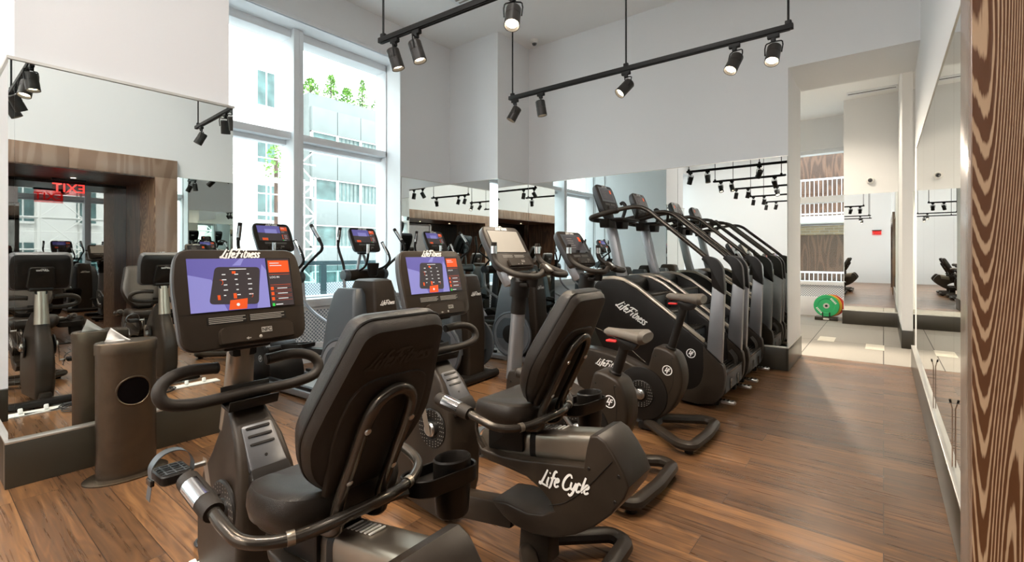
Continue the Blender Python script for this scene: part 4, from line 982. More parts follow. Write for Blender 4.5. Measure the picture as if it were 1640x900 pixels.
def upright(yc, seat_z, label, kind, ox=-1.6):
    t = thing('upright_bike', label, 'exercise bike', (ox, yc, 0), 0, 'upright bikes between the recumbents and the stair climbers')
    console(t, -2.10, 1.425, math.radians(31), ox, kind=kind)
    mb = MB(ox); mb.use('silver').prism(round_poly([(-2.17, 1.33), (-2.09, 1.27), (-2.03, 1.17), (-2.10, 1.14), (-2.17, 1.24)], 0.02, 3), -0.06, 0.06, 0.02); mb.build('console_neck', None, t)
    def ring(x, z, a, b): return [Vector((x+math.cos(2*PI*k/24)*a, math.sin(2*PI*k/24)*b, z-0.1*math.cos(2*PI*k/24)*a)) for k in range(24)]
    mb = MB(ox); mb.use('black').loft([ring(-2.02, 0.96, 0.050, 0.056), ring(-2.01, 1.08, 0.052, 0.058), ring(-2.01, 1.081, 0.066, 0.072), ring(-2.00, 1.19, 0.068, 0.074), ring(-2.00, 1.205, 0.058, 0.064)]); mb.build('mast_collar', None, t)
    mb = MB(ox); mb.use('silver').loft([ring(-2.06, 0.50, 0.052, 0.058), ring(-2.02, 0.97, 0.046, 0.052)]); mb.build('mast', None, t)
    # handlebar
    mb = MB(ox)
    for s_ in (-1, 1):
        mb.use('rubber').tube([(-1.79, 0.02*s_, 1.265), (-1.775, 0.09*s_, 1.240), (-1.76, 0.17*s_, 1.232), (-1.775, 0.235*s_, 1.236), (-1.84, 0.268*s_, 1.250), (-1.94, 0.262*s_, 1.285), (-2.005, 0.255*s_, 1.325), (-2.03, 0.252*s_, 1.375), (-2.03, 0.25*s_, 1.455)], 0.0195, 12, smooth=5)
        mb.use('gunmetal').tube([(-2.0, 0.03*s_, 1.20), (-1.92, 0.05*s_, 1.215), (-1.82, 0.05*s_, 1.245)], 0.02, 10, smooth=4)
        mb.use('chrome').cyl((-2.03, 0.2505*s_, 1.38), (-2.03, 0.2502*s_, 1.43), 0.0215, 16)
    hb = mb.build('handlebar', None, t)
    mb = MB(ox); F = frame((-1.775, 0, 1.275), (0, 1, 0), (-0.8, 0, 0.6)); q = round_poly([(-0.032, -0.045), (0.032, -0.045), (0.036, 0.05), (-0.036, 0.05)], 0.025, 4)
    mb.use('bronze').pillow(q, [(-0.02, 0.9, 0.9), (0.0, 1.05, 1.05), (0.014, 0.98, 0.98), (0.018, 0.85, 0.88)], F); mb.use('steel').pillow(round_poly([(-0.014, -0.03), (0.014, -0.03), (0.014, 0.03), (-0.014, 0.03)], 0.012, 3), [(0.017, 1, 1), (0.020, 0.9, 0.95)], F)
    mb.build('control_pad', None, hb)
    mb = MB(ox); mb.use('black').lathe([(0.001, -0.035), (0.035, -0.035), (0.045, 0.01), (0.045, 0.02), (0.038, 0.02), (0.032, -0.02), (0.001, -0.02)], (-1.90, 0, 1.185), (0, 0, 1), 20); mb.box((-1.95, 0, 1.165), (0.10, 0.12, 0.03), 0.01); mb.build('cup_holder', None, t)
    # body
    out = [(-2.045, 0.565), (-1.99, 0.585), (-1.86, 0.582), (-1.72, 0.560), (-1.58, 0.520), (-1.47, 0.478), (-1.425, 0.520), (-1.385, 0.652), (-1.345, 0.672), (-1.24, 0.640), (-1.205, 0.610), (-1.175, 0.530), (-1.165, 0.43), (-1.185, 0.335), (-1.235, 0.235),
           (-1.30, 0.155), (-1.38, 0.105), (-1.46, 0.090), (-1.54, 0.105), (-1.64, 0.165), (-1.78, 0.20), (-1.95, 0.215), (-2.03, 0.245), (-2.065, 0.34), (-2.070, 0.46)]
    mb = MB(ox); mb.use('bronze').prism(smooth2(out), -0.085, 0.085, 0.02, 3); bd = mb.build('body_shroud', None, t)
    mb = MB(ox)
    for s_ in (-1, 1):
        mb.use('black').lathe([(0.205, 0), (0.200, 0.012), (0.15, 0.022), (0.02, 0.024)], (-1.475, 0.083*s_, 0.300), (0, s_, 0), 40)
    mb.build('flywheel_cover', None, bd)
    for s_ in (-1, 1): crank_cover(t, (-1.475, 0.104*s_, 0.300), 0.105, ox, s_)
    mb = MB(ox); mb.use('white'); lf_badge(mb, side(-1.275, -0.0862, 0.505), 0.038); mb.build('round_badge', None, bd)
    mb = MB(ox); mb.use('white').script('LifeFitness', 0.052, side(-1.75, -0.0862, 0.480, -0.12), depth=0.0012); mb.build('logo_lettering', None, bd)
    mb = MB(ox); mb.use('black').tube([(-1.25, -0.0855, 0.60), (-1.23, -0.0855, 0.45), (-1.26, -0.0855, 0.34), (-1.32, -0.0855, 0.27)], 0.002, 6, smooth=4)
    mb.build('panel_seam', None, bd)
    for p in ((-2.02, 0.50), (-2.03, 0.30), (-1.37, 0.60), (-1.24, 0.60)):
        mb = MB(ox); mb.use('black').lathe([(0.007, 0), (0.005, 0.002)], (p[0], -0.0855, p[1]), (0, -1, 0), 10); mb.build('screw', None, bd)
    # seat post and saddle
    dx = (seat_z-0.62)*0.26
    mb = MB(ox); mb.use('black').cyl((-1.285, 0, 0.62), (-1.285+dx, 0, seat_z-0.05), 0.030, 18); mb.cyl((-1.295, 0, 0.615), (-1.275, 0, 0.672), 0.040, 18, bev=0.006); mb.build('seat_post', None, t)
    sd_ = saddle(t, -1.285+dx, seat_z, ox)
    mb = MB(ox); mb.use('red').box((-1.285+dx-0.085, 0.0, seat_z-0.045), (0.07, 0.05, 0.014), 0.006); o = mb.build('height_lever', None, t); o['label'] = 'red height adjusting lever'
    # cranks
    for s_, ax in ((-1, (-0.115, 0.125)), (1, (0.115, -0.125))):
        a = Vector((-1.475, 0.142*s_, 0.300)); b = a+Vector((ax[0], 0.015*s_, ax[1]))
        mb = MB(ox); mb.use('steel').cyl(a, b, 0.014, 12, r2=0.011); mb.lathe([(0.024, -0.01), (0.024, 0.01), (0.012, 0.014)], a, (0, s_, 0), 16); mb.build('crank_arm', None, t)
        pedal(t, (b.x, b.y+0.062*s_, b.z), ox, strap=False)
    # base
    def br_(x, z0, z1, hw): return [Vector((x, -hw, z0)), Vector((x, hw, z0)), Vector((x, hw*0.8, z1)), Vector((x, -hw*0.8, z1))]
    mb = MB(ox); mb.use('slate').loft([br_(-2.12, 0.05, 0.22, 0.05), br_(-1.85, 0.06, 0.22, 0.055), br_(-1.5, 0.055, 0.14, 0.06), br_(-1.36, 0.045, 0.12, 0.06)]); mb._bev(list(mb.bm.faces), 0.012); mb.build('floor_beam', None, t)
    mb = MB(ox); mb.use('black').box((-2.13, 0, 0.05), (0.10, 0.50, 0.075), 0.025); mb.cyl((-2.16, -0.26, 0.045), (-2.16, 0.26, 0.045), 0.03, 14); mb.build('front_foot', None, t)
    mb = MB(ox); mb.use('black').box((-1.47, 0, 0.045), (0.10, 0.12, 0.07), 0.015); mb.build('foot_bracket', None, t)
    foot_loop(t, ox, -1.45, -1.01, 0.31)
    return t
def smooth2(pts):
    P = smooth_path([(p[0], p[1], 0) for p in pts], 3, True)
    return [(p.x, p.y) for p in P]
u1 = upright(2.65, 0.895, 'upright exercise bike with a low saddle, just behind the second recumbent', 'glare')
u2 = upright(3.60, 1.045, 'upright exercise bike with a raised saddle, next to the stair climbers', 'dark')

# ------------------------------------------------------------------ stair climbers
def climber(yc, label, ox=-1.7):
    t = thing('stair_climber', label, 'stair climber', (ox, yc, 0), 0, 'stair climbers along the mirrored back wall')
    HW = 0.36
    console(t, -2.395, 1.985, math.radians(21), ox, w_=0.40, h=0.32, kind='dark')
    # mast
    mb = MB(ox)
    mb.use('silver').loft([[Vector((x+a, b, z)) for a, b in ((-0.05, -0.05), (0.045, -0.05), (0.045, 0.05), (-0.05, 0.05))] for x, z in ((-2.20, 1.05), (-2.26, 1.27), (-2.37, 1.74))]); mb._bev(list(mb.bm.faces), 0.012); mb.build('mast', None, t)
    mb = MB(ox); mb.use('black').prism(round_poly([(-2.45, 1.80), (-2.37, 1.70), (-2.33, 1.72), (-2.36, 1.84), (-2.42, 1.90)], 0.01, 2), -0.05, 0.05, 0.012); mb.build('console_neck', None, t)
    # cup trays
    for s_ in (-1, 1):
        mb = MB(ox); q = round_poly([(-2.38, 0.07*s_), (-2.26, 0.07*s_), (-2.26, 0.26*s_), (-2.38, 0.26*s_)], 0.03, 4)
        mb.use('black').loft([[Vector((-2.32+(a+2.32)*k, 0.165*s_+(b-0.165*s_)*k, z)) for a, b in q] for z, k in ((1.655, 0.86), (1.66, 0.9), (1.745, 1.0), (1.745, 0.92), (1.67, 0.84), (1.668, 0.02))]); mb.build('cup_tray', None, t)
    # handrails: down to the rear posts, wrapping round the front
    mb = MB(ox)
    for s_ in (-1, 1):
        mb.use('gunmetal').tube([(-1.235, HW*s_, 1.33), (-1.33, HW*s_, 1.415), (-1.70, HW*s_, 1.722), (-1.80, HW*s_, 1.803), (-1.90, HW*s_, 1.838), (-2.04, HW*s_, 1.830), (-2.18, HW*s_, 1.805)], 0.0215, 12, smooth=5)
    mb.use('rubber').tube([(-2.10, -HW, 1.822), (-2.30, -HW, 1.782), (-2.40, -HW+0.02, 1.762), (-2.46, -HW+0.10, 1.752), (-2.49, -0.12, 1.748), (-2.49, 0.12, 1.748), (-2.46, HW-0.10, 1.752), (-2.40, HW-0.02, 1.762), (-2.30, HW, 1.782), (-2.10, HW, 1.822)], 0.027, 12, smooth=5)
    mb.use('black').cyl((-2.43, 0, 1.748), (-2.36, 0, 1.73), 0.03, 12)
    mb.build('handrail', None, t)
    mb = MB(ox); mb.use('black').tube([(-2.15, -0.16, 1.74), (-2.12, -0.15, 1.86), (-2.15, -0.145, 1.91), (-2.18, -0.14, 1.90)], 0.018, 10, smooth=4); mb.tube([(-2.15, 0.16, 1.74), (-2.12, 0.15, 1.86), (-2.15, 0.145, 1.91), (-2.18, 0.14, 1.90)], 0.018, 10, smooth=4)
    mb.box((-2.20, 0, 1.742), (0.16, 0.44, 0.028), 0.01); mb.build('inner_handles', None, t)
    # rear posts
    for s_ in (-1, 1):
        y0, y1 = HW*s_-0.035, HW*s_+0.035
        mb = MB(ox); mb.use('black').prism(round_poly([(-1.26, 1.36), (-1.17, 1.345), (-1.105, 1.265), (-1.088, 1.02), (-1.195, 1.09), (-1.20, 1.25), (-1.285, 1.33)], [0.02, 0.05, 0.06, 0.004, 0.004, 0.05, 0.01], 4), y0, y1, 0.014); mb.build('post_elbow', None, t)
        mb = MB(ox); mb.use('silver').prism([(-1.195, 1.088), (-1.092, 1.022), (-1.112, 0.42), (-1.238, 0.53)], y0+0.002, y1-0.002, 0.012); mb.build('post', None, t)
    # side panels
    for s_ in (-1, 1):
        y0, y1 = (-HW-0.03, -HW+0.05) if s_ < 0 else (HW-0.05, HW+0.03)
        out = [(-2.36, 0.60), (-2.36, 1.06), (-2.29, 1.115), (-2.16, 1.125), (-2.05, 1.11), (-1.92, 1.045), (-1.26, 0.575), (-1.245, 0.555), (-1.235, 0.40), (-1.235, 0.22), (-1.30, 0.12), (-1.45, 0.055), (-1.75, 0.055), (-2.05, 0.20), (-2.25, 0.40)]
        mb = MB(ox); mb.use('black').prism(round_poly(out, [0.05, 0.05, 0.05, 0.05, 0.05, 0.06, 0.01, 0.01, 0.05, 0.08, 0.08, 0.08, 0.1, 0.1, 0.1], 4), y0, y1, 0.012); pn = mb.build('side_panel', None, t)
        mb = MB(ox); yo = y0-0.001 if s_ < 0 else y1+0.001
        boot = [(-1.265, 0.565), (-1.235, 0.52), (-1.10, 0.40), (-1.085, 0.30), (-1.10, 0.16), (-1.16, 0.06), (-1.30, 0.03), (-1.48, 0.04), (-1.47, 0.13), (-1.36, 0.15), (-1.29, 0.21), (-1.262, 0.32)]
        mb.use('bronze').prism(round_poly(boot, [0.01, 0.004, 0.02, 0.04, 0.05, 0.06, 0.05, 0.02, 0.02, 0.06, 0.05, 0.05], 4), (y0-0.012) if s_ < 0 else (y0+0.01), (y1-0.01) if s_ < 0 else (y1+0.012), 0.012); mb.build('post_boot', None, pn)
        if s_ < 0:
            mb = MB(ox); mb.use('white').script('LifeFitness', 0.078, side(-1.94, y0-0.001, 0.80, -0.54), depth=0.0015); mb.build('logo_lettering', None, pn)
            mb = MB(ox); mb.use('white'); lf_badge(mb, side(-1.375, y0-0.001, 0.475), 0.042); mb.build('round_badge', None, pn)
            mb = MB(ox); mb.use('gunmetal').tube([(-2.34, y0-0.001, 0.62), (-2.05, y0-0.001, 0.50), (-1.8, y0-0.001, 0.33), (-1.6, y0-0.001, 0.20)], 0.004, 6, smooth=4); mb.build('panel_seam', None, pn)
        mb = MB(ox); yc_ = (y0+y1)/2
        rl = [(-2.30, 1.13), (-2.16, 1.142), (-2.04, 1.125), (-1.90, 1.055), (-1.60, 0.84), (-1.27, 0.60)]
        mb.use('pewter').loft([[Vector((a, yc_-0.03, b-0.02)), Vector((a, yc_+0.03, b-0.02)), Vector((a, yc_+0.022, b+0.012)), Vector((a, yc_-0.022, b+0.012))] for a, b in rl]); mb._bev(list(mb.bm.faces), 0.006); mb.build('panel_cap', None, pn)
    # front cowl between panels
    mb = MB(ox); mb.use('black').prism(round_poly([(-2.36, 0.55), (-2.36, 1.08), (-2.20, 1.15), (-2.06, 1.10), (-2.05, 0.98), (-2.1, 0.5)], 0.04, 4), -HW+0.05, HW-0.05, 0.01); mb.build('front_cowl', None, t)
    # steps on the revolving stair
    for k in range(5):
        x = -1.98+0.175*k; z = 0.96-0.165*k
        mb = MB(ox); mb.use('gunmetal').b2((x-0.02, -HW+0.055, z-0.006), (x+0.185, HW-0.055, z+0.016), 0.004)
        mb.use('slate').b2((x+0.165, -HW+0.06, z-0.155), (x+0.180, HW-0.06, z-0.006), 0.002)
        s = mb.build('step', None, t)
        mb = MB(ox); mb.use('gunmetal').b2((x+0.183, 0.10, z-0.15), (x+0.186, 0.16, z-0.06)).b2((x+0.183, -0.16, z-0.15), (x+0.186, -0.10, z-0.06))
        for j in range(5): mb.use('rubber').b2((x+0.01+0.03*j, -HW+0.07, z+0.016), (x+0.02+0.03*j, HW-0.07, z+0.019))
        mb.build('step_tread', None, s)
    mb = MB(ox); mb.use('black').prism([(-2.0, 0.75), (-1.20, 0.05), (-1.75, 0.05), (-2.1, 0.45)], -HW+0.06, HW-0.06, 0.0); mb.build('stair_housing', None, t)
    mb = MB(ox)
    for k in range(4): mb.use('rubber').tube([(-1.22+0.055*math.cos(a), 0.20+0.03*0, 0.30+0.055*math.sin(a)) for a in (0,)]*0 or [(-1.19, -HW+0.08+0.035*k, 0.20), (-1.145, -HW+0.08+0.035*k, 0.27), (-1.14, -HW+0.08+0.035*k, 0.36), (-1.19, -HW+0.08+0.035*k, 0.43)], 0.010, 8, smooth=4)
    for k in range(4): mb.use('rubber').tube([(-1.19, HW-0.20+0.035*k, 0.20), (-1.145, HW-0.20+0.035*k, 0.27), (-1.14, HW-0.20+0.035*k, 0.36), (-1.19, HW-0.20+0.035*k, 0.43)], 0.010, 8, smooth=4)
    mb.build('rear_bellows', None, t)
    # base frame, wheels and lifting handles
    mb = MB(ox); mb.use('black').b2((-2.30, -HW+0.02, 0.03), (-1.15, -HW+0.09, 0.12), 0.012).b2((-2.30, HW-0.09, 0.03), (-1.15, HW-0.02, 0.12), 0.012).b2((-2.32, -HW, 0.0), (-2.18, HW, 0.10), 0.012).b2((-1.30, -HW+0.03, 0.02), (-1.20, HW-0.03, 0.16), 0.012)
    mb.prism([(-2.30, 0.08), (-2.10, 0.08), (-2.02, 0.60), (-2.25, 0.62)], -0.22, 0.22, 0.01)
    for s_ in (-1, 1): mb.cyl((-1.34, s_*0.30, 0.0), (-1.34, s_*0.30, 0.05), 0.03, 14)
    mb.build('base_frame', None, t)
    for s_ in (-1, 1):
        mb = MB(ox); y = s_*(HW-0.045)
        mb.use('black').tube([(-1.22, y, 0.10), (-1.12, y, 0.075)], 0.012, 8)
        mb.use('steel').box((-1.075, y, 0.07), (0.12, 0.055, 0.032), 0.012)
        for k in range(3): mb.use('gunmetal').box((-1.11+0.035*k, y, 0.087), (0.016, 0.04, 0.004))
        mb.build('rear_foot_tab', None, t)
    return t
c1 = climber(4.78, 'stair climber beside the upright bikes, its full side panel in view')
c2 = copy_tree(c1); c2.location = (-1.7, 5.72, 0); c2['label'] = 'stair climber against the back mirror, behind the first climber'

# ------------------------------------------------------------------ ellipticals
def elliptical(loc, yaw, label, ox=-4.4, kind='login'):
    t = thing('elliptical_trainer', label, 'elliptical trainer', (loc[0], loc[1], 0), yaw, 'elliptical trainers by the window')
    console(t, -5.27, 1.56, math.radians(25), ox, w_=0.43, h=0.335, kind=kind)
    mb = MB(ox); mb.use('silver').tube([(-5.30, -0.10, 1.16), (-5.33, -0.05, 1.30), (-5.34, 0.0, 1.42)], 0.018, 8).tube([(-5.30, 0.10, 1.16), (-5.33, 0.05, 1.30), (-5.34, 0.0, 1.42)], 0.018, 8)
    mb.use('black').box((-5.33, 0, 1.42), (0.07, 0.12, 0.10), 0.015); mb.build('console_neck', None, t)
    mb = MB(ox); mb.use('bronze').cyl((-5.27, -0.27, 1.11), (-5.27, 0.27, 1.11), 0.072, 28, bev=0.01)
    for s_ in (-1, 1): mb.use('slate').lathe([(0.074, 0), (0.074, 0.05), (0.060, 0.068), (0.001, 0.072)], (-5.27, 0.27*s_, 1.11), (0, s_, 0), 28)
    mb.build('pivot_housing', None, t)
    mb = MB(ox); mb.use('black').loft([[Vector((-5.12+math.cos(2*PI*i/20)*0.065*k, math.sin(2*PI*i/20)*0.085*k, z)) for i in range(20)] for z, k in ((1.09, 0.5), (1.10, 0.72), (1.255, 1.0), (1.26, 0.9), (1.13, 0.7), (1.128, 0.02))]); mb.build('bottle_holder', None, t)
    # mast and front housing
    mb = MB(ox); mb.use('slate').prism([(-5.42, 0.10), (-5.28, 0.10), (-5.22, 1.08), (-5.32, 1.08)], -0.06, 0.06, 0.02); mb.build('mast', None, t)
    mb = MB(ox); mb.use('black').prism(round_poly([(-5.46, 0.02), (-4.98, 0.02), (-5.02, 0.20), (-5.15, 0.42), (-5.34, 0.46), (-5.44, 0.36)], [0.03, 0.03, 0.05, 0.08, 0.08, 0.08], 4), -0.19, 0.19, 0.02); fh = mb.build('front_housing', None, t)
    mb = MB(ox); mb.use('white'); lf_badge(mb, side(-5.20, -0.192, 0.27), 0.035); mb.build('round_badge', None, fh)
    # moving arms: left pushed away, right pulled back
    for s_, pts, low in ((-1, [(-5.27, -0.31, 1.14), (-5.30, -0.315, 1.26), (-5.36, -0.33, 1.42), (-5.37, -0.335, 1.50), (-5.34, -0.33, 1.70)], -4.72), (1, [(-5.27, 0.31, 1.14), (-5.20, 0.315, 1.22), (-4.98, 0.33, 1.37), (-4.90, 0.335, 1.43), (-4.92, 0.335, 1.50), (-5.08, 0.32, 1.70)], -4.52)):
        mb = MB(ox); mb.use('black').tube(pts, 0.0165, 10, smooth=5); ar = mb.build('moving_arm', None, t)
        a, b = Vector(pts[-2]), Vector(pts[-1]); mb = MB(ox); mb.use('rubber').tube([a+(b-a)*0.1, a+(b-a)*0.5, b, b+(b-a)*0.03], [0.021, 0.022, 0.022, 0.016], 12); g = mb.build('arm_grip', None, ar)
        d = (b-a).normalized(); mb = MB(ox); mb.use('chrome').tube([a+(b-a)*0.25+Vector((0.005, 0, 0)), a+(b-a)*0.85+Vector((0.005, 0, 0))], 0.0205, 12); mb.build('pulse_sensor', None, g)
        mb = MB(ox); mb.use('silver').tube([(-5.26, 0.33*s_, 1.06), (-5.20, 0.335*s_, 0.80), (low-0.16, 0.335*s_, 0.56), (low-0.05, 0.335*s_, 0.44)], 0.019, 10, smooth=5); mb.use('black').cyl((low-0.05, 0.36*s_, 0.43), (low-0.05, 0.20*s_, 0.43), 0.036, 18, bev=0.006); mb.build('lower_link', None, t)
        # pedal arm and foot platform
        mb = MB(ox); z1 = 0.50 if s_ < 0 else 0.28
        mb.use('black').loft([[Vector((x, 0.20*s_+dy, z+dz)) for dy, dz in ((-0.03, -0.03), (0.03, -0.03), (0.03, 0.03), (-0.03, 0.03))] for x, z in ((low-0.06, 0.43), (-4.2, 0.43+(z1-0.43)*0.5), (-3.62, z1))]); mb._bev(list(mb.bm.faces), 0.008); mb.build('pedal_arm', None, t)
        mb = MB(ox); ol = round_poly([(low+0.02, 0.20*s_-0.075), (low+0.40, 0.20*s_-0.085), (low+0.40, 0.20*s_+0.085), (low+0.02, 0.20*s_+0.075)], 0.04, 4)
        c_ = Vector((low+0.21, 0.20*s_)); z0 = 0.46
        mb.use('black').loft([[Vector((c_.x+(p[0]-c_.x)*k, c_.y+(p[1]-c_.y)*k, z0+dz+(p[0]-c_.x)*0.12)) for p in ol] for dz, k in ((0.0, 0.9), (0.01, 0.98), (0.045, 1.0), (0.045, 0.93), (0.02, 0.90), (0.019, 0.02))]); mb.build('foot_platform', None, t)
    # fixed inner handles
    for pts in ([(-5.24, -0.13, 1.16), (-5.12, -0.125, 1.22), (-5.07, -0.12, 1.34), (-5.07, -0.118, 1.50)], [(-5.24, 0.13, 1.16), (-5.08, 0.17, 1.22), (-5.02, 0.19, 1.32), (-5.12, 0.15, 1.52)]):
        mb = MB(ox); mb.use('black').tube(pts, 0.015, 10, smooth=5); fx = mb.build('fixed_handle', None, t)
        a, b = Vector(pts[-2]), Vector(pts[-1]); mb = MB(ox); mb.use('chrome').tube([a+(b-a)*0.25, a+(b-a)*0.98], 0.019, 12); mb.use('black').tube([a+(b-a)*0.98, b+(b-a)*0.04], 0.020, 12); mb.build('pulse_sensor', None, fx)
    # base rails
    for s_ in (-1, 1):
        mb = MB(ox); mb.use('silver').b2((-5.05, 0.22*s_-0.045, 0.02), (-3.45, 0.22*s_+0.045, 0.085), 0.012); mb.use('black').b2((-5.0, 0.22*s_-0.02, 0.085), (-4.0, 0.22*s_+0.02, 0.115), 0.004); mb.build('base_rail', None, t)
    mb = MB(ox); mb.use('ledge').b2((-4.9, -0.16, 0.03), (-4.0, 0.16, 0.05)); mb.build('floor_pan', None, t)
    mb = MB(ox); mb.use('black').b2((-5.48, -0.30, 0.0), (-5.30, 0.30, 0.06), 0.02); mb.build('front_foot', None, t)
    mb = MB(ox); mb.use('black').cyl((-3.42, -0.33, 0.045), (-3.42, 0.33, 0.045), 0.042, 18, bev=0.008).b2((-3.55, -0.25, 0.02), (-3.40, 0.25, 0.09), 0.015); mb.build('rear_foot', None, t)
    # tall rear drive housing
    def dr(z, x0, x1, hw, r=0.035): return [Vector((a, b, z)) for a, b in round_poly([(x0, -hw), (x1, -hw), (x1, hw), (x0, hw)], r, 4)]
    mb = MB(ox); mb.use('bronze').loft([dr(0.05, -3.92, -3.44, 0.135), dr(0.5, -3.90, -3.43, 0.14), dr(0.80, -3.86, -3.45, 0.135), dr(1.06, -3.82, -3.485, 0.120), dr(1.135, -3.79, -3.51, 0.108), dr(1.15, -3.76, -3.54, 0.09)]); dh = mb.build('drive_housing', None, t)
    mb = MB(ox); mb.use('white').script('LifeFitness', 0.036, frame((-3.463, 0.005, 0.945), (0, 1, 0), (-0.13, 0, 0.99)), depth=0.003); mb.build('logo_lettering', None, dh)
    mb = MB(ox); mb.use('black').rect(frame((-3.452, 0, 0.99), (0, 1, 0), (-0.13, 0, 0.99)), -0.13, 0, 0.13, 0.002, 0.0).rect(frame((-3.468, 0, 1.0), (0, 1, 0), (-0.13, 0, 0.99)), -0.001, 0, 0.001, 0.10, 0.0); mb.build('housing_seam', None, dh)
    for s_ in (-1, 1):
        def wg(z, x0, x1, a, b): 
            return [Vector((p, q*s_, z)) for p, q in round_poly([(x0, a), (x1, a), (x1, b), (x0, b)], 0.03, 4)]
        mb = MB(ox); mb.use('slate').loft([wg(0.30, -4.02, -3.52, 0.12, 0.30), wg(0.55, -3.98, -3.54, 0.12, 0.30), wg(0.85, -3.94, -3.57, 0.115, 0.275), wg(1.02, -3.90, -3.60, 0.11, 0.245), wg(1.07, -3.87, -3.63, 0.12, 0.22)]); mb.build('side_cowl', None, dh)
        mb = MB(ox); mb.use('slate').lathe([(0.29, 0), (0.295, 0.01), (0.29, 0.03), (0.27, 0.036), (0.262, 0.028), (0.20, 0.028), (0.001, 0.03)], (-3.72, 0.27*s_, 0.36), (0, s_, 0), 44); dd = mb.build('drive_disc', None, t)
        mb = MB(ox); mb.use('silver').lathe([(0.262, 0), (0.262, 0.003), (0.225, 0.003), (0.225, 0.0)], (-3.72, 0.299*s_, 0.36), (0, s_, 0), 44); mb.use('black').lathe([(0.12, 0), (0.12, 0.01), (0.10, 0.014), (0.001, 0.014)], (-3.72, 0.299*s_, 0.36), (0, s_, 0), 30); mb.build('disc_ring', None, dd)
    return t
yw = math.radians(4.3)
e1 = elliptical((-4.4, 2.56), yw, 'elliptical trainer nearest the left pier, its purple screen above the first recumbent')
for (y, lb) in ((3.72, 'elliptical trainer in the middle of the three at the window'), (4.95, 'elliptical trainer farthest along the window, in front of the column mirror')):
    c = copy_tree(e1); c.location = (-4.4, y, 0); c['label'] = lb

# ------------------------------------------------------------------ wipe dispenser bin
BX, BY = -3.74, 0.855
t = thing('wipe_dispenser_bin', 'bronze oval bin with a wipe tissue on top, in front of the pier mirror', 'trash bin', (BX, BY, 0))
def oval(a, b, z, n=40): return [Vector((math.cos(2*PI*k/n)*a, math.sin(2*PI*k/n)*b, z)) for k in range(n)]
mb = MB(); mb.use('binmetal').loft([oval(0.150, 0.215, 0), oval(0.150, 0.215, 0.008), oval(0.140, 0.205, 0.014)]); mb.build('base_plate', None, t)
# uncut body; the dark of the opening is a black disc laid on its front
mb = MB(); mb.use('binmetal').loft([oval(0.100, 0.152, 0.012), oval(0.100, 0.152, 0.785)]); bb = mb.build('bin_body', None, t)
mb = MB(); mb.use('binmetal').loft([oval(0.105, 0.158, 0.765), oval(0.105, 0.158, 0.828), oval(0.100, 0.152, 0.836), oval(0.05, 0.08, 0.838)]); mb.build('lid', None, t)
fa = math.radians(6); hc = Vector((math.cos(fa)*0.100, math.sin(fa)*0.152, 0.535))
nv = Vector((math.cos(fa)/0.108, math.sin(fa)/0.172, 0)).normalized(); tv = Vector((-nv.y, nv.x, 0))
def on_oval(u, v):
    # follow the oval surface sideways
    a = fa + u/0.145
    return Vector((math.cos(a)*0.1012, math.sin(a)*0.1532, hc.z+v))
n = 32; r = 0.084
mb = MB(); mb.use('hole').loft([[on_oval(math.cos(2*PI*k/n)*r*s_, math.sin(2*PI*k/n)*r*s_) for k in range(n)] for s_ in (1.0, 0.7, 0.4, 0.05)]); mb.build('painted_opening', None, bb)
mb = MB(); mb.use('binmetal').tube([on_oval(math.cos(2*PI*k/n)*r*1.03, math.sin(2*PI*k/n)*r*1.03) for k in range(n)], 0.006, 8, closed=True); mb.build('opening_rim', None, bb)
# tissue
mb = MB(); mb.use('paper'); R = []
for i in range(8):
    t_ = i/7; z = 0.838+0.085*(1-t_)**1.1
    R.append([Vector((0.02*math.sin(k*1.3+i*0.5)*0.35-0.02, -0.085+0.095*t_+0.012*k*0.4, 0.838+(z-0.838)*(k/6.0))) for k in range(7)])
mb.loft(R, cap=False, closed_ring=False)
R = [[v+Vector((0.018+0.004*math.sin(i), 0.006, 0)) if k < 6 else v for k, v in enumerate(r_)] for i, r_ in enumerate(R)]
mb.loft(R, cap=False, closed_ring=False)
o = mb.build('wipe_tissue', None); tag(o, 'white wipe tissue sticking out of the bronze bin lid', 'tissue'); o.location = (BX, BY-0.02, 0)

# ------------------------------------------------------------------ floor sockets and cables
def floor_socket(x, y, label):
    o = thing('floor_socket', label, 'power outlet', (x, y, 0))
    mb = MB(); mb.use('plate').b2((-0.06, -0.22, 0), (0.06, 0.22, 0.014), 0.004); mb.build('cover_plate', None, o)
    for k in range(2):
        mb = MB(); mb.use('white').box((0.0, -0.08+0.16*k, 0.035), (0.035, 0.03, 0.045), 0.006, rot=Ry(0.4)); mb.build('plug', None, o)
floor_socket(-2.34, 0.68, 'white floor socket plate in front of the first recumbent bike, seen in the pier mirror')
floor_socket(-2.42, 1.88, 'white floor socket plate in front of the second recumbent bike')
for (x, y, lb) in ((-2.50, 0.92, 'coil of black power cable on the floor near the first recumbent'), (-2.50, 1.58, 'coil of black power cable on the floor near the second recumbent')):
    pts = []
    for k in range(60):
        a = k*0.32; rr = 0.085+0.012*math.sin(k*0.7); pts.append((math.cos(a)*rr, math.sin(a)*rr*1.1, 0.010+0.0006*k))
    pts += [(0.10, -0.12, 0.012), (0.12, -0.22, 0.012), (0.10, -0.30, 0.02)]
    mb = MB(); mb.use('cable').tube(pts, 0.0055, 6, smooth=2); o = mb.build('power_cable', None); tag(o, lb, 'cable'); o.location = (x, y, 0)
mb = MB(); mb.use('black').box((0, 0, 0.02), (0.06, 0.26, 0.035), 0.008); o = mb.build('power_brick'); tag(o, 'black power brick on the floor beside the cable coil, seen in the pier mirror', 'power adapter'); o.location = (-2.62, 1.12, 0); o.rotation_euler = (0, 0, 0.5)

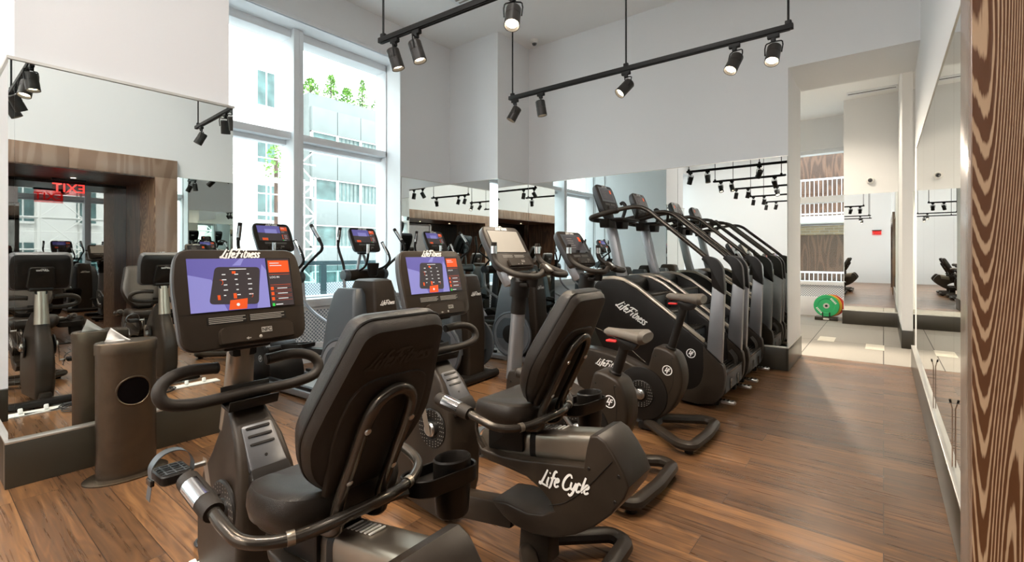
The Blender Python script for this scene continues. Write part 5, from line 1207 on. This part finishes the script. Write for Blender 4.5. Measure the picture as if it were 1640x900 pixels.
# door bolts on the mirrored wall at the right
for y, lb in ((4.50, 'slim chrome bolt on the right wall mirror, farther from the portal'), (3.32, 'slim chrome bolt on the right wall mirror beside the portal edge')):
    o = thing('door_bolt', lb, 'door bolt', (0.275, y, 0.28))
    mb = MB(); mb.use('chrome').tube([(0.004, 0, 0.0), (0.004, 0, 0.30), (-0.004, -0.01, 0.34)], 0.0028, 8); mb.build('rod', None, o)
    mb = MB(); mb.use('black').cyl((-0.004, -0.01, 0.335), (-0.007, -0.013, 0.352), 0.005, 10); mb.build('knob', None, o)

# ------------------------------------------------------------------ track lighting
def track(x0, y0, x1, y1, rods, label, z=2.92):
    a = math.atan2(y1-y0, x1-x0); L_ = math.hypot(x1-x0, y1-y0)
    o = thing('lighting_track', label, 'lighting track', (x0, y0, z), a, 'black lighting tracks hung across the room')
    mb = MB(); mb.use('track').b2((0, -0.018, -0.018), (L_, 0.018, 0.018), 0.002).b2((0.02, -0.010, -0.024), (L_-0.02, 0.010, -0.018)); mb.build('rail', None, o)
    for r_ in rods:
        mb = MB(); mb.use('track').cyl((r_, 0, 0.015), (r_, 0, ZC-z), 0.0075, 10).box((r_, 0, 0.03), (0.04, 0.03, 0.03), 0.006).lathe([(0.06, 0), (0.055, -0.02), (0.02, -0.025)], (r_, 0, ZC-z), (0, 0, 1), 20); mb.build('hanging_rod', None, o)
    return o
def spot(x, y, aim, label, power=1.0, group='black spotlights on the tracks', z=2.92, lit=True):
    o = thing('track_spotlight', label, 'spotlight', (x, y, z-0.0265), 0, group)
    mb = MB(); mb.use('track').box((0, 0, -0.012), (0.075, 0.03, 0.028), 0.004).box((0, 0, -0.035), (0.03, 0.026, 0.03), 0.004); mb.build('track_adapter', None, o)
    d = Vector(aim).normalized(); c = Vector((0, 0, -0.125))
    sd = d.cross(Vector((0, 0, 1))); sd = sd.normalized() if sd.length > 1e-3 else Vector((0, 1, 0))
    mb = MB(); mb.use('track').tube([c+sd*0.052+d*0.01, c+sd*0.052-d*0.03+Vector((0, 0, 0.045)), c+sd*0.02+Vector((0, 0, 0.075)), Vector((0, 0, -0.045)), c-sd*0.02+Vector((0, 0, 0.075)), c-sd*0.052-d*0.03+Vector((0, 0, 0.045)), c-sd*0.052+d*0.01], 0.0045, 8, smooth=3); mb.build('yoke', None, o)
    mb = MB(); mb.use('can').lathe([(0.001, -0.055), (0.040, -0.055), (0.045, -0.048), (0.045, 0.005), (0.0435, 0.006), (0.0435, 0.014), (0.045, 0.015), (0.046, 0.088), (0.042, 0.088), (0.038, 0.060), (0.001, 0.058)], c, d, 28); cn = mb.build('lamp_can', None, o)
    mb = MB(); mb.use('lamp').lathe([(0.038, 0.062), (0.036, 0.066), (0.001, 0.067)], c, d, 24); mb.build('lamp_lens', None, cn)
    l = bpy.data.lights.new('spot_lamp', 'SPOT'); l.energy = SPOT_W*power; l.spot_size = 1.35; l.spot_blend = 0.75; l.color = (1.0, 0.84, 0.64); l.shadow_soft_size = 0.035
    lo = bpy.data.objects.new('spot_lamp', l); C.objects.link(lo); lo.parent = o
    lo.location = c+d*0.095; lo.rotation_euler = (-d).to_track_quat('Z', 'Y').to_euler()
    return o
track(-2.93, 3.70, -0.48, 3.70, (0.04, 1.24, 2.42), 'lighting track above the upright bikes, five spotlights on it')
track(-2.88, 2.12, -1.50, 2.19, (0.04, 1.3), 'lighting track nearer the camera, cut by the top edge of the photo')
track(-2.87, 0.62, -1.50, 0.62, (0.04, 1.3), 'lighting track seen in mirrors, above the first recumbent bike')
track(-2.87, -1.28, -0.40, -1.28, (0.04, 1.3, 2.4), 'lighting track seen in the back mirror, third row behind the climbers reflection')
track(-2.87, -3.05, -0.40, -3.05, (0.04, 1.3, 2.4), 'lighting track seen in the back mirror, farthest reflected row')
spot(-2.86, 3.70, (-0.42, -0.35, -1), 'leftmost spotlight on the far track, tipped down to the left')
spot(-2.55, 3.70, (0.12, 0.10, -1), 'second spotlight on the far track, hanging straight down')
spot(-1.69, 3.70, (-0.55, -0.75, -0.95), 'middle spotlight on the far track, beaming to the camera')
spot(-0.85, 3.70, (-0.30, -0.65, -1.1), 'bright spotlight on the far track, second from its right end', 1.0)
spot(-0.60, 3.70, (-0.05, -0.62, -1.1), 'rightmost bright spotlight on the far track', 1.0)
spot(-2.72, 2.13, (0.22, 0.22, -1), 'leftmost spotlight on the near track, below the rod')
spot(-2.50, 2.14, (0.28, 0.15, -1), 'second spotlight on the near track')
spot(-1.70, 2.18, (0.22, -0.40, -0.9), 'large glowing spotlight at the top edge, on the near track')
for i, (yt, nm) in enumerate(((0.62, 'track above the first recumbent'), (-1.28, 'third track from the back mirror'), (-3.05, 'fourth track from the back mirror'))):
    for j, (xx, aim) in enumerate(((-2.76, (-0.15, 0.1, -1)), (-2.50, (-0.3, -0.2, -1)), (-1.9, (0.3, 0.5, -1)), (-1.56 if yt > 0 else -0.75, (0.0, 0.55, -1)))):
        spot(xx, yt, aim, ['first', 'second', 'third', 'last'][j]+' spotlight from the window side on the '+nm, 0.45 if (j < 2 and yt > 0) else 1.0)
# track in the room beyond, with the lamp that throws the bright patch in the passage
o = thing('pendant_spotlight', 'black spotlight hanging on a long rod in the grey tiled room', 'spotlight', (-1.30, 9.35, 4.40))
mb = MB(); mb.use('track').lathe([(0.07, 0), (0.065, -0.02), (0.02, -0.03)], (0, 0, 0), (0, 0, 1), 20).cyl((0, 0, -0.02), (0, 0, -1.30), 0.009, 10); mb.build('hanging_rod', None, o)
mb = MB(); mb.use('track').b2((-1.2, -0.018, -1.32), (0.04, 0.018, -1.285), 0.002); mb.build('rail', None, o)
for k, (xx, dd) in enumerate(((-0.03, (0.35, -0.95, -0.75)), (-0.10, (-0.25, -0.2, -1)))):
    mb = MB(); c = Vector((xx, 0, -1.44)); mb.use('can').lathe([(0.001, -0.06), (0.048, -0.055), (0.05, 0.09), (0.042, 0.09), (0.038, 0.06), (0.001, 0.058)], c, Vector(dd), 24).cyl((xx, 0, -1.30), (xx, 0, -1.42), 0.008, 8); mb.build('lamp_can', None, o)
    mb = MB(); mb.use('lamp').lathe([(0.038, 0.062), (0.036, 0.066), (0.001, 0.067)], c, Vector(dd), 24); mb.build('lamp_lens', None, o)
def room_spot(name, parent, loc, d, e, size, col=(1, 0.86, 0.68), rad=0.04, blend=0.6):
    l = bpy.data.lights.new(name, 'SPOT'); l.energy = e; l.spot_size = size; l.spot_blend = blend; l.color = col; l.shadow_soft_size = rad
    lo = bpy.data.objects.new(name, l); C.objects.link(lo); lo.parent = parent; lo.location = loc; lo.rotation_euler = (-Vector(d)).to_track_quat('Z', 'Y').to_euler()
room_spot('spot_lamp', o, (-0.03+0.035, -0.09, -1.52), (0.35, -0.95, -0.75), 700, 1.5)
room_spot('spot_lamp', o, (-0.13, -0.03, -1.55), (-0.25, -0.2, -1), 60, 1.6)
for k, (x, y, lb) in enumerate(((-1.0, 9.9, 'unseen fill light added under the ceiling near the far wall of the grey tiled room'), (-2.6, 9.9, 'unseen fill light added above the dumbbells of the grey tiled room'), (1.6, 9.4, 'unseen fill light added right of the white partition'))):
    o = thing('annex_fill_light', lb, 'added fill light', (x, y, 4.40))  # unseen lights added to brighten the tiled room
    mb = MB(); mb.use('white').lathe([(0.07, 0), (0.07, -0.006), (0.05, -0.008)], (0, 0, 0)); mb.build('trim_ring', None, o)
    mb = MB(); mb.use('lamp').lathe([(0.048, -0.0082), (0.046, -0.010)], (0, 0, 0)); mb.build('lens', None, o)
    room_spot('downlight_lamp', o, (0, 0, -0.03), (0, 0, -1), 260, 2.4, rad=0.06)

for k, (x, y, lb) in enumerate(((-1.3, 0.9, 'unseen fill light added overhead, above the camera position'), (-3.4, -1.9, 'unseen fill light added overhead, behind the camera in the middle'), (-1.3, -1.6, 'unseen fill light added behind the camera, nearer one'), (-4.2, -3.0, 'unseen fill light added behind the camera on the window side'), (-1.3, -4.0, 'unseen fill light added behind the camera, farthest one'))):
    o = thing('ceiling_fill_light', lb, 'added fill light', (x, y, ZC))  # out-of-view lights added to raise the main room's brightness
    mb = MB(); mb.use('white').lathe([(0.20, 0), (0.20, -0.04), (0.17, -0.045)], (0, 0, 0)); mb.build('trim_ring', None, o)
    mb = MB(); mb.use('lamp').lathe([(0.168, -0.0452), (0.165, -0.055), (0.001, -0.06)], (0, 0, 0)); mb.build('diffuser', None, o)
    l = bpy.data.lights.new('ceiling_fill_lamp', 'AREA'); l.shape = 'DISK'; l.size = 0.32; l.energy = FILL_W; l.color = (1.0, 0.96, 0.92)
    lo = bpy.data.objects.new('ceiling_fill_lamp', l); C.objects.link(lo); lo.parent = o; lo.location = (0, 0, -0.075)
# security domes and vents
def dome(loc, ax, label):
    o = thing('security_camera', label, 'security camera', loc)
    a = Vector(ax)
    mb = MB(); mb.use('white').lathe([(0.062, 0), (0.066, 0.015), (0.058, 0.05), (0.045, 0.06), (0.001, 0.06)], (0, 0, 0), a, 28); mb.build('dome_base', None, o)
    mb = MB(); mb.use('scr_dark').lathe([(0.038, 0.058), (0.036, 0.075), (0.022, 0.092), (0.001, 0.097)], (0, 0, 0), a, 24); mb.build('dome_lens', None, o)
dome((-4.40, 6.20, ZC), (0, 0, -1), 'white dome camera on the ceiling in the far corner')
dome((-0.20, 11.42, 2.78), (0, -1, 0), 'white dome camera on the far wall above the mirror')
o = thing('air_vent', 'white slot air vent in the ceiling at the top edge', 'air vent', (-4.35, 4.55, ZC))
mb = MB(); mb.use('winwhite').b2((-0.25, -0.25, -0.012), (0.25, 0.25, 0)); mb.build('vent_frame', None, o)
mb = MB(); 
for k in range(6): mb.use('dimgrey').b2((-0.2, -0.2+0.07*k, -0.016), (0.2, -0.17+0.07*k, -0.012))
mb.build('vent_slots', None, o)
o = thing('air_vent', 'long slot air vent above the far wall of the grey tiled room', 'air vent', (-0.05, 11.0, 4.40))
mb = MB(); mb.use('winwhite').b2((-0.5, -0.10, -0.02), (0.25, 0.10, 0)); mb.build('vent_frame', None, o)
mb = MB(); mb.use('track').b2((-0.48, -0.03, -0.024), (0.23, 0.0, -0.02)); mb.build('vent_slots', None, o)

# ------------------------------------------------------------------ things in the grey tiled room
o = thing('plate_rack', 'low steel floor rack holding the coloured weight plates', 'weight rack', (-0.93, 11.80, 0))
mb = MB(); mb.use('gunmetal').b2((-0.20, -0.14, 0.0), (0.20, 0.14, 0.07), 0.008); mb.build('rack_base', None, o)
mb = MB()
for x in (-0.06, 0.06): mb.use('black').tube([(x, -0.125, 0.03), (x, -0.125, 0.15), (x, -0.115, 0.17)], 0.010, 8)
mb.build('rack_pegs', None, o)
mb = MB(); mb.use('white').b2((-0.05, -0.1435, 0.02), (0.05, -0.1405, 0.05)); mb.build('rack_label', None, o)
for k, (mt, cn) in enumerate((('green', 'green'), ('yellow', 'yellow'), ('redp', 'red'))):
    p = thing('weight_plate', cn+' rubber weight plate standing in the floor rack', 'weight plate', (-0.93+0.04*k, 11.74+0.075*k, 0.30), 0, 'coloured plates in the floor rack')
    mb = MB(); mb.use(mt).lathe([(0.05, -0.02), (0.14, -0.02), (0.15, -0.028), (0.218, -0.03), (0.225, -0.02), (0.225, 0.02), (0.218, 0.03), (0.05, 0.02)], (0, 0, 0), (0, 1, 0), 44); mb.build('plate_disc', None, p)
    mb = MB(); mb.use('steel').lathe([(0.025, -0.026), (0.055, -0.026), (0.055, 0.026), (0.025, 0.026)], (0, 0, 0), (0, 1, 0), 24); mb.use('black').cyl((0, -0.027, 0), (0, 0.027, 0), 0.025, 18); mb.build('steel_hub', None, p)
    if k == 0:
        mb = MB()
        for a in (0.7, 3.8):
            F = frame((math.cos(a)*0.16, -0.0305, math.sin(a)*0.16), (-math.sin(a), 0, math.cos(a)), (-math.cos(a), 0, -math.sin(a)))
            for q in range(5): mb.use('white').rect(F, -0.07+0.03*q, -0.018, -0.05+0.03*q, 0.018, 0.0)
        mb.build('plate_markings', None, p)
o = thing('dumbbell_rack', 'black dumbbell rack mostly hidden behind the passage wall', 'weight rack', (-2.45, 9.2, 0))
mb = MB()
for z in (0.25, 0.60, 0.95): mb.use('black').box((0, 0, z), (1.0, 0.34, 0.03), 0.006)
mb.build('rack_shelves', None, o)
mb = MB()
for x in (-0.47, 0.47): mb.use('black').b2((x-0.03, -0.02, 0), (x+0.03, 0.06, 1.1), 0.01).b2((x-0.03, -0.25, 0), (x+0.03, 0.25, 0.05), 0.01)
mb.build('rack_uprights', None, o)
pd = None; wn_ = ['bottom', 'middle', 'top']
for i, z in enumerate((0.25, 0.60, 0.95)):
    for j in range(5):
        x = -2.45-0.40+0.2*j
        if pd is None:
            pd = thing('dumbbell', '', 'dumbbell', (x, 9.2, z+0.079), 0, 'dumbbells on the rack in the grey tiled room')
            mb = MB(); mb.use('steel').cyl((0, -0.07, 0), (0, 0.07, 0), 0.015, 12); mb.build('handle', None, pd)
            for s_ in (-1, 1):
                mb = MB(); mb.use('rubber').cyl((0, 0.06*s_, 0), (0, 0.14*s_, 0), 0.062, 20, bev=0.01); mb.build('weight_head', None, pd)
            p = pd
        else: p = copy_tree(pd); p.location = (x, 9.2, z+0.079)
        p['label'] = 'black rubber dumbbell on the '+wn_[i]+' shelf of the far rack, '+['leftmost', 'second from left', 'in the middle', 'second from right', 'rightmost'][j]
for k, (x, y, lb) in enumerate(((-0.72, 9.15, 'pale rectangular inlay in the grey floor, left of the two'), (-0.10, 8.78, 'pale rectangular inlay in the grey floor, right of the two'))):
    mb = MB(); mb.use('patch').b2((-0.11, -0.24, 0.0), (0.11, 0.24, 0.003)); o = mb.build('floor_inlay'); tag(o, lb, 'floor inlay'); o.location = (x, y, 0.002)

# ------------------------------------------------------------------ outside
struct('ground', MB().b2((-60, -30, -6.1), (10, 60, -6.0)), 'ground')
struct('terrace', MB().b2((-7.6, -6, -0.3), (-6.32, 12, -0.02)), 'facadew')
# glass balustrade on the terrace
o = thing('terrace_balustrade', 'dark teal rail and glass balustrade outside the window', 'railing', (-7.3, 2.5, 0))
mb = MB(); mb.use('darkteal').b2((-0.03, -7.5, 1.19), (0.03, 8, 1.26), 0.004); mb.build('top_rail', None, o)
for y in (-5.5, -3.5, -1.5, 0.0, 1.75, 3.75, 5.75):
    mb = MB(); mb.use('darkteal').b2((-0.03, y-0.05, -0.02), (0.03, y+0.05, 1.19)); mb.build('post', None, o)
mb = MB(); mb.use('glass2').b2((0.0, -7.5, 0.90), (0.008, 8, 1.18)); mb.build('glass_panel', None, o)
mb = MB(); mb.use('perf').b2((0.010, -7.5, 0.05), (0.018, 8, 0.90)); mb.build('perforated_panel', None, o)
# panelled office building
XO = -25.6
b1 = thing('office_building', 'pale grey panelled office building across the street', 'building', (XO, 22, -6))
mb = MB(XO, 22); mb.o.z = 6; mb.use('facade').b2((XO-8, 14.2, -6), (XO-0.25, 50, 10.6)); mb.build('building_mass', None, b1)
zs = [10.6-1.0, 10.6-1.0-1.55]   # panels start under the parapet
mb = MB(XO, 22); mb.o.z = 6
for k in range(6):
    zt = 9.8-2.68*k
    for j in range(14):
        y = 14.25+1.6*j
        mb.use('facade').b2((XO-0.26, y+0.02, zt-1.40), (XO, y+1.58, zt), 0.01)
mb.build('spandrel_panels', None, b1)
for k in range(6):
    zt = 9.8-2.68*k-1.40
    for j in range(14):
        y = 14.25+1.6*j
        if j > 9: continue
        mb = MB(XO, 22); mb.o.z = 6
        mb.use('facadew').b2((XO-0.24, y, zt-1.28), (XO-0.02, y+0.08, zt)).b2((XO-0.24, y, zt-0.06), (XO-0.04, y+1.6, zt)).b2((XO-0.24, y, zt-1.28), (XO-0.04, y+1.6, zt-1.22))
        wf = mb.build('window_frame', None, b1)
        mb = MB(XO, 22); mb.o.z = 6; mb.use('teal').b2((XO-0.22, y+0.08, zt-1.24), (XO-0.18, y+1.6, zt-0.04)); mb.build('window_pane', None, wf)
        if (j*7+k*3) % 3 != 0:
            mb = MB(XO, 22); mb.o.z = 6; mb.use('curtain')
            for q in range(5): mb.b2((XO-0.178, y+0.15+0.27*q, zt-1.2), (XO-0.16, y+0.32+0.27*q, zt-0.06))
            mb.build('curtain', None, wf)
b2_ = thing('white_building', 'sunlit white building behind the scaffolding', 'building', (XO-1, 2, -6))
mb = MB(XO-1, 2); mb.o.z = 6; mb.use('facadew').b2((XO-8, -24, -6), (XO-1, 14.1, 12.5)); mb.build('building_mass', None, b2_)
for k in range(5):
    for j in range(12):
        y = -18+2.7*j; z = -3+3.1*k
        mb = MB(XO-1, 2); mb.o.z = 6; mb.use('teal').b2((XO-1.05, y, z), (XO-0.97, y+0.9, z+1.9)); wf = mb.build('window_pane', None, b2_)
        mb = MB(XO-1, 2); mb.o.z = 6; mb.use('facadew').b2((XO-0.98, y+0.42, z), (XO-0.94, y+0.48, z+1.9)).b2((XO-0.98, y-0.1, z-0.12), (XO-0.80, y+1.0, z)); mb.build('window_frame', None, wf)
# scaffolding
XS = -22.5
s_ = thing('scaffolding', 'white tube scaffolding in front of the sunlit building', 'scaffold', (XS, 6, -6))
ys_ = [-6+1.7*k for k in range(12)]
for y in ys_:
    for dx in (0, 1.1):
        mb = MB(XS, 6); mb.o.z = 6; mb.use('scaff').cyl((XS-dx, y, -6), (XS-dx, y, 5.2), 0.045, 6); mb.build('upright_tube', None, s_)
for k in range(7):
    z = -5+1.65*k
    mb = MB(XS, 6); mb.o.z = 6; mb.use('scaff').cyl((XS, -6, z), (XS, 12.7, z), 0.04, 6).cyl((XS, -6, z+0.9), (XS, 12.7, z+0.9), 0.03, 6); mb.build('ledger_tube', None, s_)
    mb = MB(XS, 6); mb.o.z = 6; mb.use('facadew').b2((XS-1.1, -6, z-0.04), (XS, 12.7, z)); mb.build('walk_board', None, s_)
    for j in range(0, 11, 2):
        y = ys_[j]; mb = MB(XS, 6); mb.o.z = 6
        mb.use('scaff').cyl((XS, y, z), (XS, y+1.7, z+1.65), 0.03, 6).cyl((XS+0.02, y+1.7, z), (XS+0.02, y, z+1.65), 0.03, 6); mb.build('cross_brace', None, s_)
# roof garden shrubs
def shrub_mesh(seed, r, h):
    rnd = random.Random(seed); mb = MB(); mb.use('leaf')
    for k in range(420):
        a = rnd.uniform(0, 2*PI); u = rnd.random(); z = u*h; rr = r*math.sqrt(rnd.random())*(1-u*0.75)
        c = Vector((math.cos(a)*rr, math.sin(a)*rr, z)); s0 = rnd.uniform(0.06, 0.13)
        d1 = Vector((rnd.uniform(-1, 1), rnd.uniform(-1, 1), rnd.uniform(-1, 1))).normalized(); d2 = d1.cross(Vector((0.3, 0.5, 1))).normalized()
        vs = [mb._v(c+d1*s0), mb._v(c+d2*s0*0.5), mb._v(c-d1*s0), mb._v(c-d2*s0*0.5)]; mb._f(vs)
    return mb
pl = [(14.6, 0.8, 1.0), (15.9, 0.6, 1.6), (17.0, 0.7, 1.1), (18.1, 0.5, 1.9), (19.4, 0.8, 1.2), (20.8, 0.6, 1.5), (22.4, 0.9, 1.1), (24.0, 0.7, 1.7)]
od = ['first', 'second', 'third', 'fourth', 'fifth', 'sixth', 'seventh', 'eighth']
for i, (y, r, h) in enumerate(pl):
    sh = thing('roof_shrub', 'green shrub on the roof edge of the grey office building, '+od[i]+' from the left', 'shrub', (XO-0.8, y, 10.6), 0, 'shrubs on the office roof')
    shrub_mesh(i, r, h).build('foliage', None, sh)
    mb = MB(); mb.use('darkwoodp' if False else 'darkwood').cyl((0, 0, 0), (0, 0, h*0.8), 0.04, 6); mb.build('stem', None, sh)
sh = thing('street_tree', 'leafy green tree top beside the scaffolding, behind the left pane', 'tree', (XO+1.5, 11.5, -6))
m_ = shrub_mesh(99, 0.8, 2.2)
f_ = m_.build('foliage', None, sh); f_.location = (0, 0, 11.0)
mb = MB(); mb.use('darkwood').cyl((0, 0, 0), (0, 0, 12.2), 0.10, 8); mb.build('trunk', None, sh)
# brick building seen through the annex window
b3 = thing('brick_building', 'tan brick building behind the window of the grey tiled room', 'building', (-2, 17, -2))
mb = MB(-2, 17); mb.o.z = 2
mb.use('brick').b2((-8, 17, -2), (-2.25, 18, 2.2)).b2((-0.75, 17, -2), (4, 18, 2.2)).b2((-2.25, 17, 1.95), (-0.75, 18, 2.2)).b2((-2.25, 17, -2), (-0.75, 18, 0.55)).b2((-8, 18.2, 2.2), (4, 19, 8)); mb.build('brick_wall', None, b3)
mb = MB(-2, 17); mb.o.z = 2; mb.use('darkwood').b2((-2.25, 17.3, 0.5), (-0.75, 17.4, 2.0)).b2((-3.6, 18.1, 2.6), (0.6, 18.19, 5.6)); mb.build('window_pane', None, b3)
mb = MB(-2, 17); mb.o.z = 2; mb.use('facadew').b2((-8, 16.2, 2.28), (4, 18.2, 2.46)); mb.build('balcony_slab', None, b3)
def railing(x0, x1, y, z0, z1, label):
    o = thing('balcony_railing', label, 'railing', (x0, y, z0))
    mb = MB(); mb.use('winwhite').b2((0, -0.03, z1-z0-0.05), (x1-x0, 0.03, z1-z0), 0.005).b2((0, -0.02, 0.05), (x1-x0, 0.02, 0.09)); mb.build('rails', None, o)
    mb = MB()
    n = int((x1-x0)/0.11)
    for k in range(n+1): mb.use('winwhite').b2((k*0.11, -0.008, 0), (k*0.11+0.016, 0.008, z1-z0-0.05))
    mb.build('balusters', None, o)
railing(-6, 2, 16.3, 2.46, 3.55, 'white upper balcony railing on the brick building')
railing(-2.6, 0.5, 16.3, 0.30, 0.86, 'white lower railing before the brick building window')
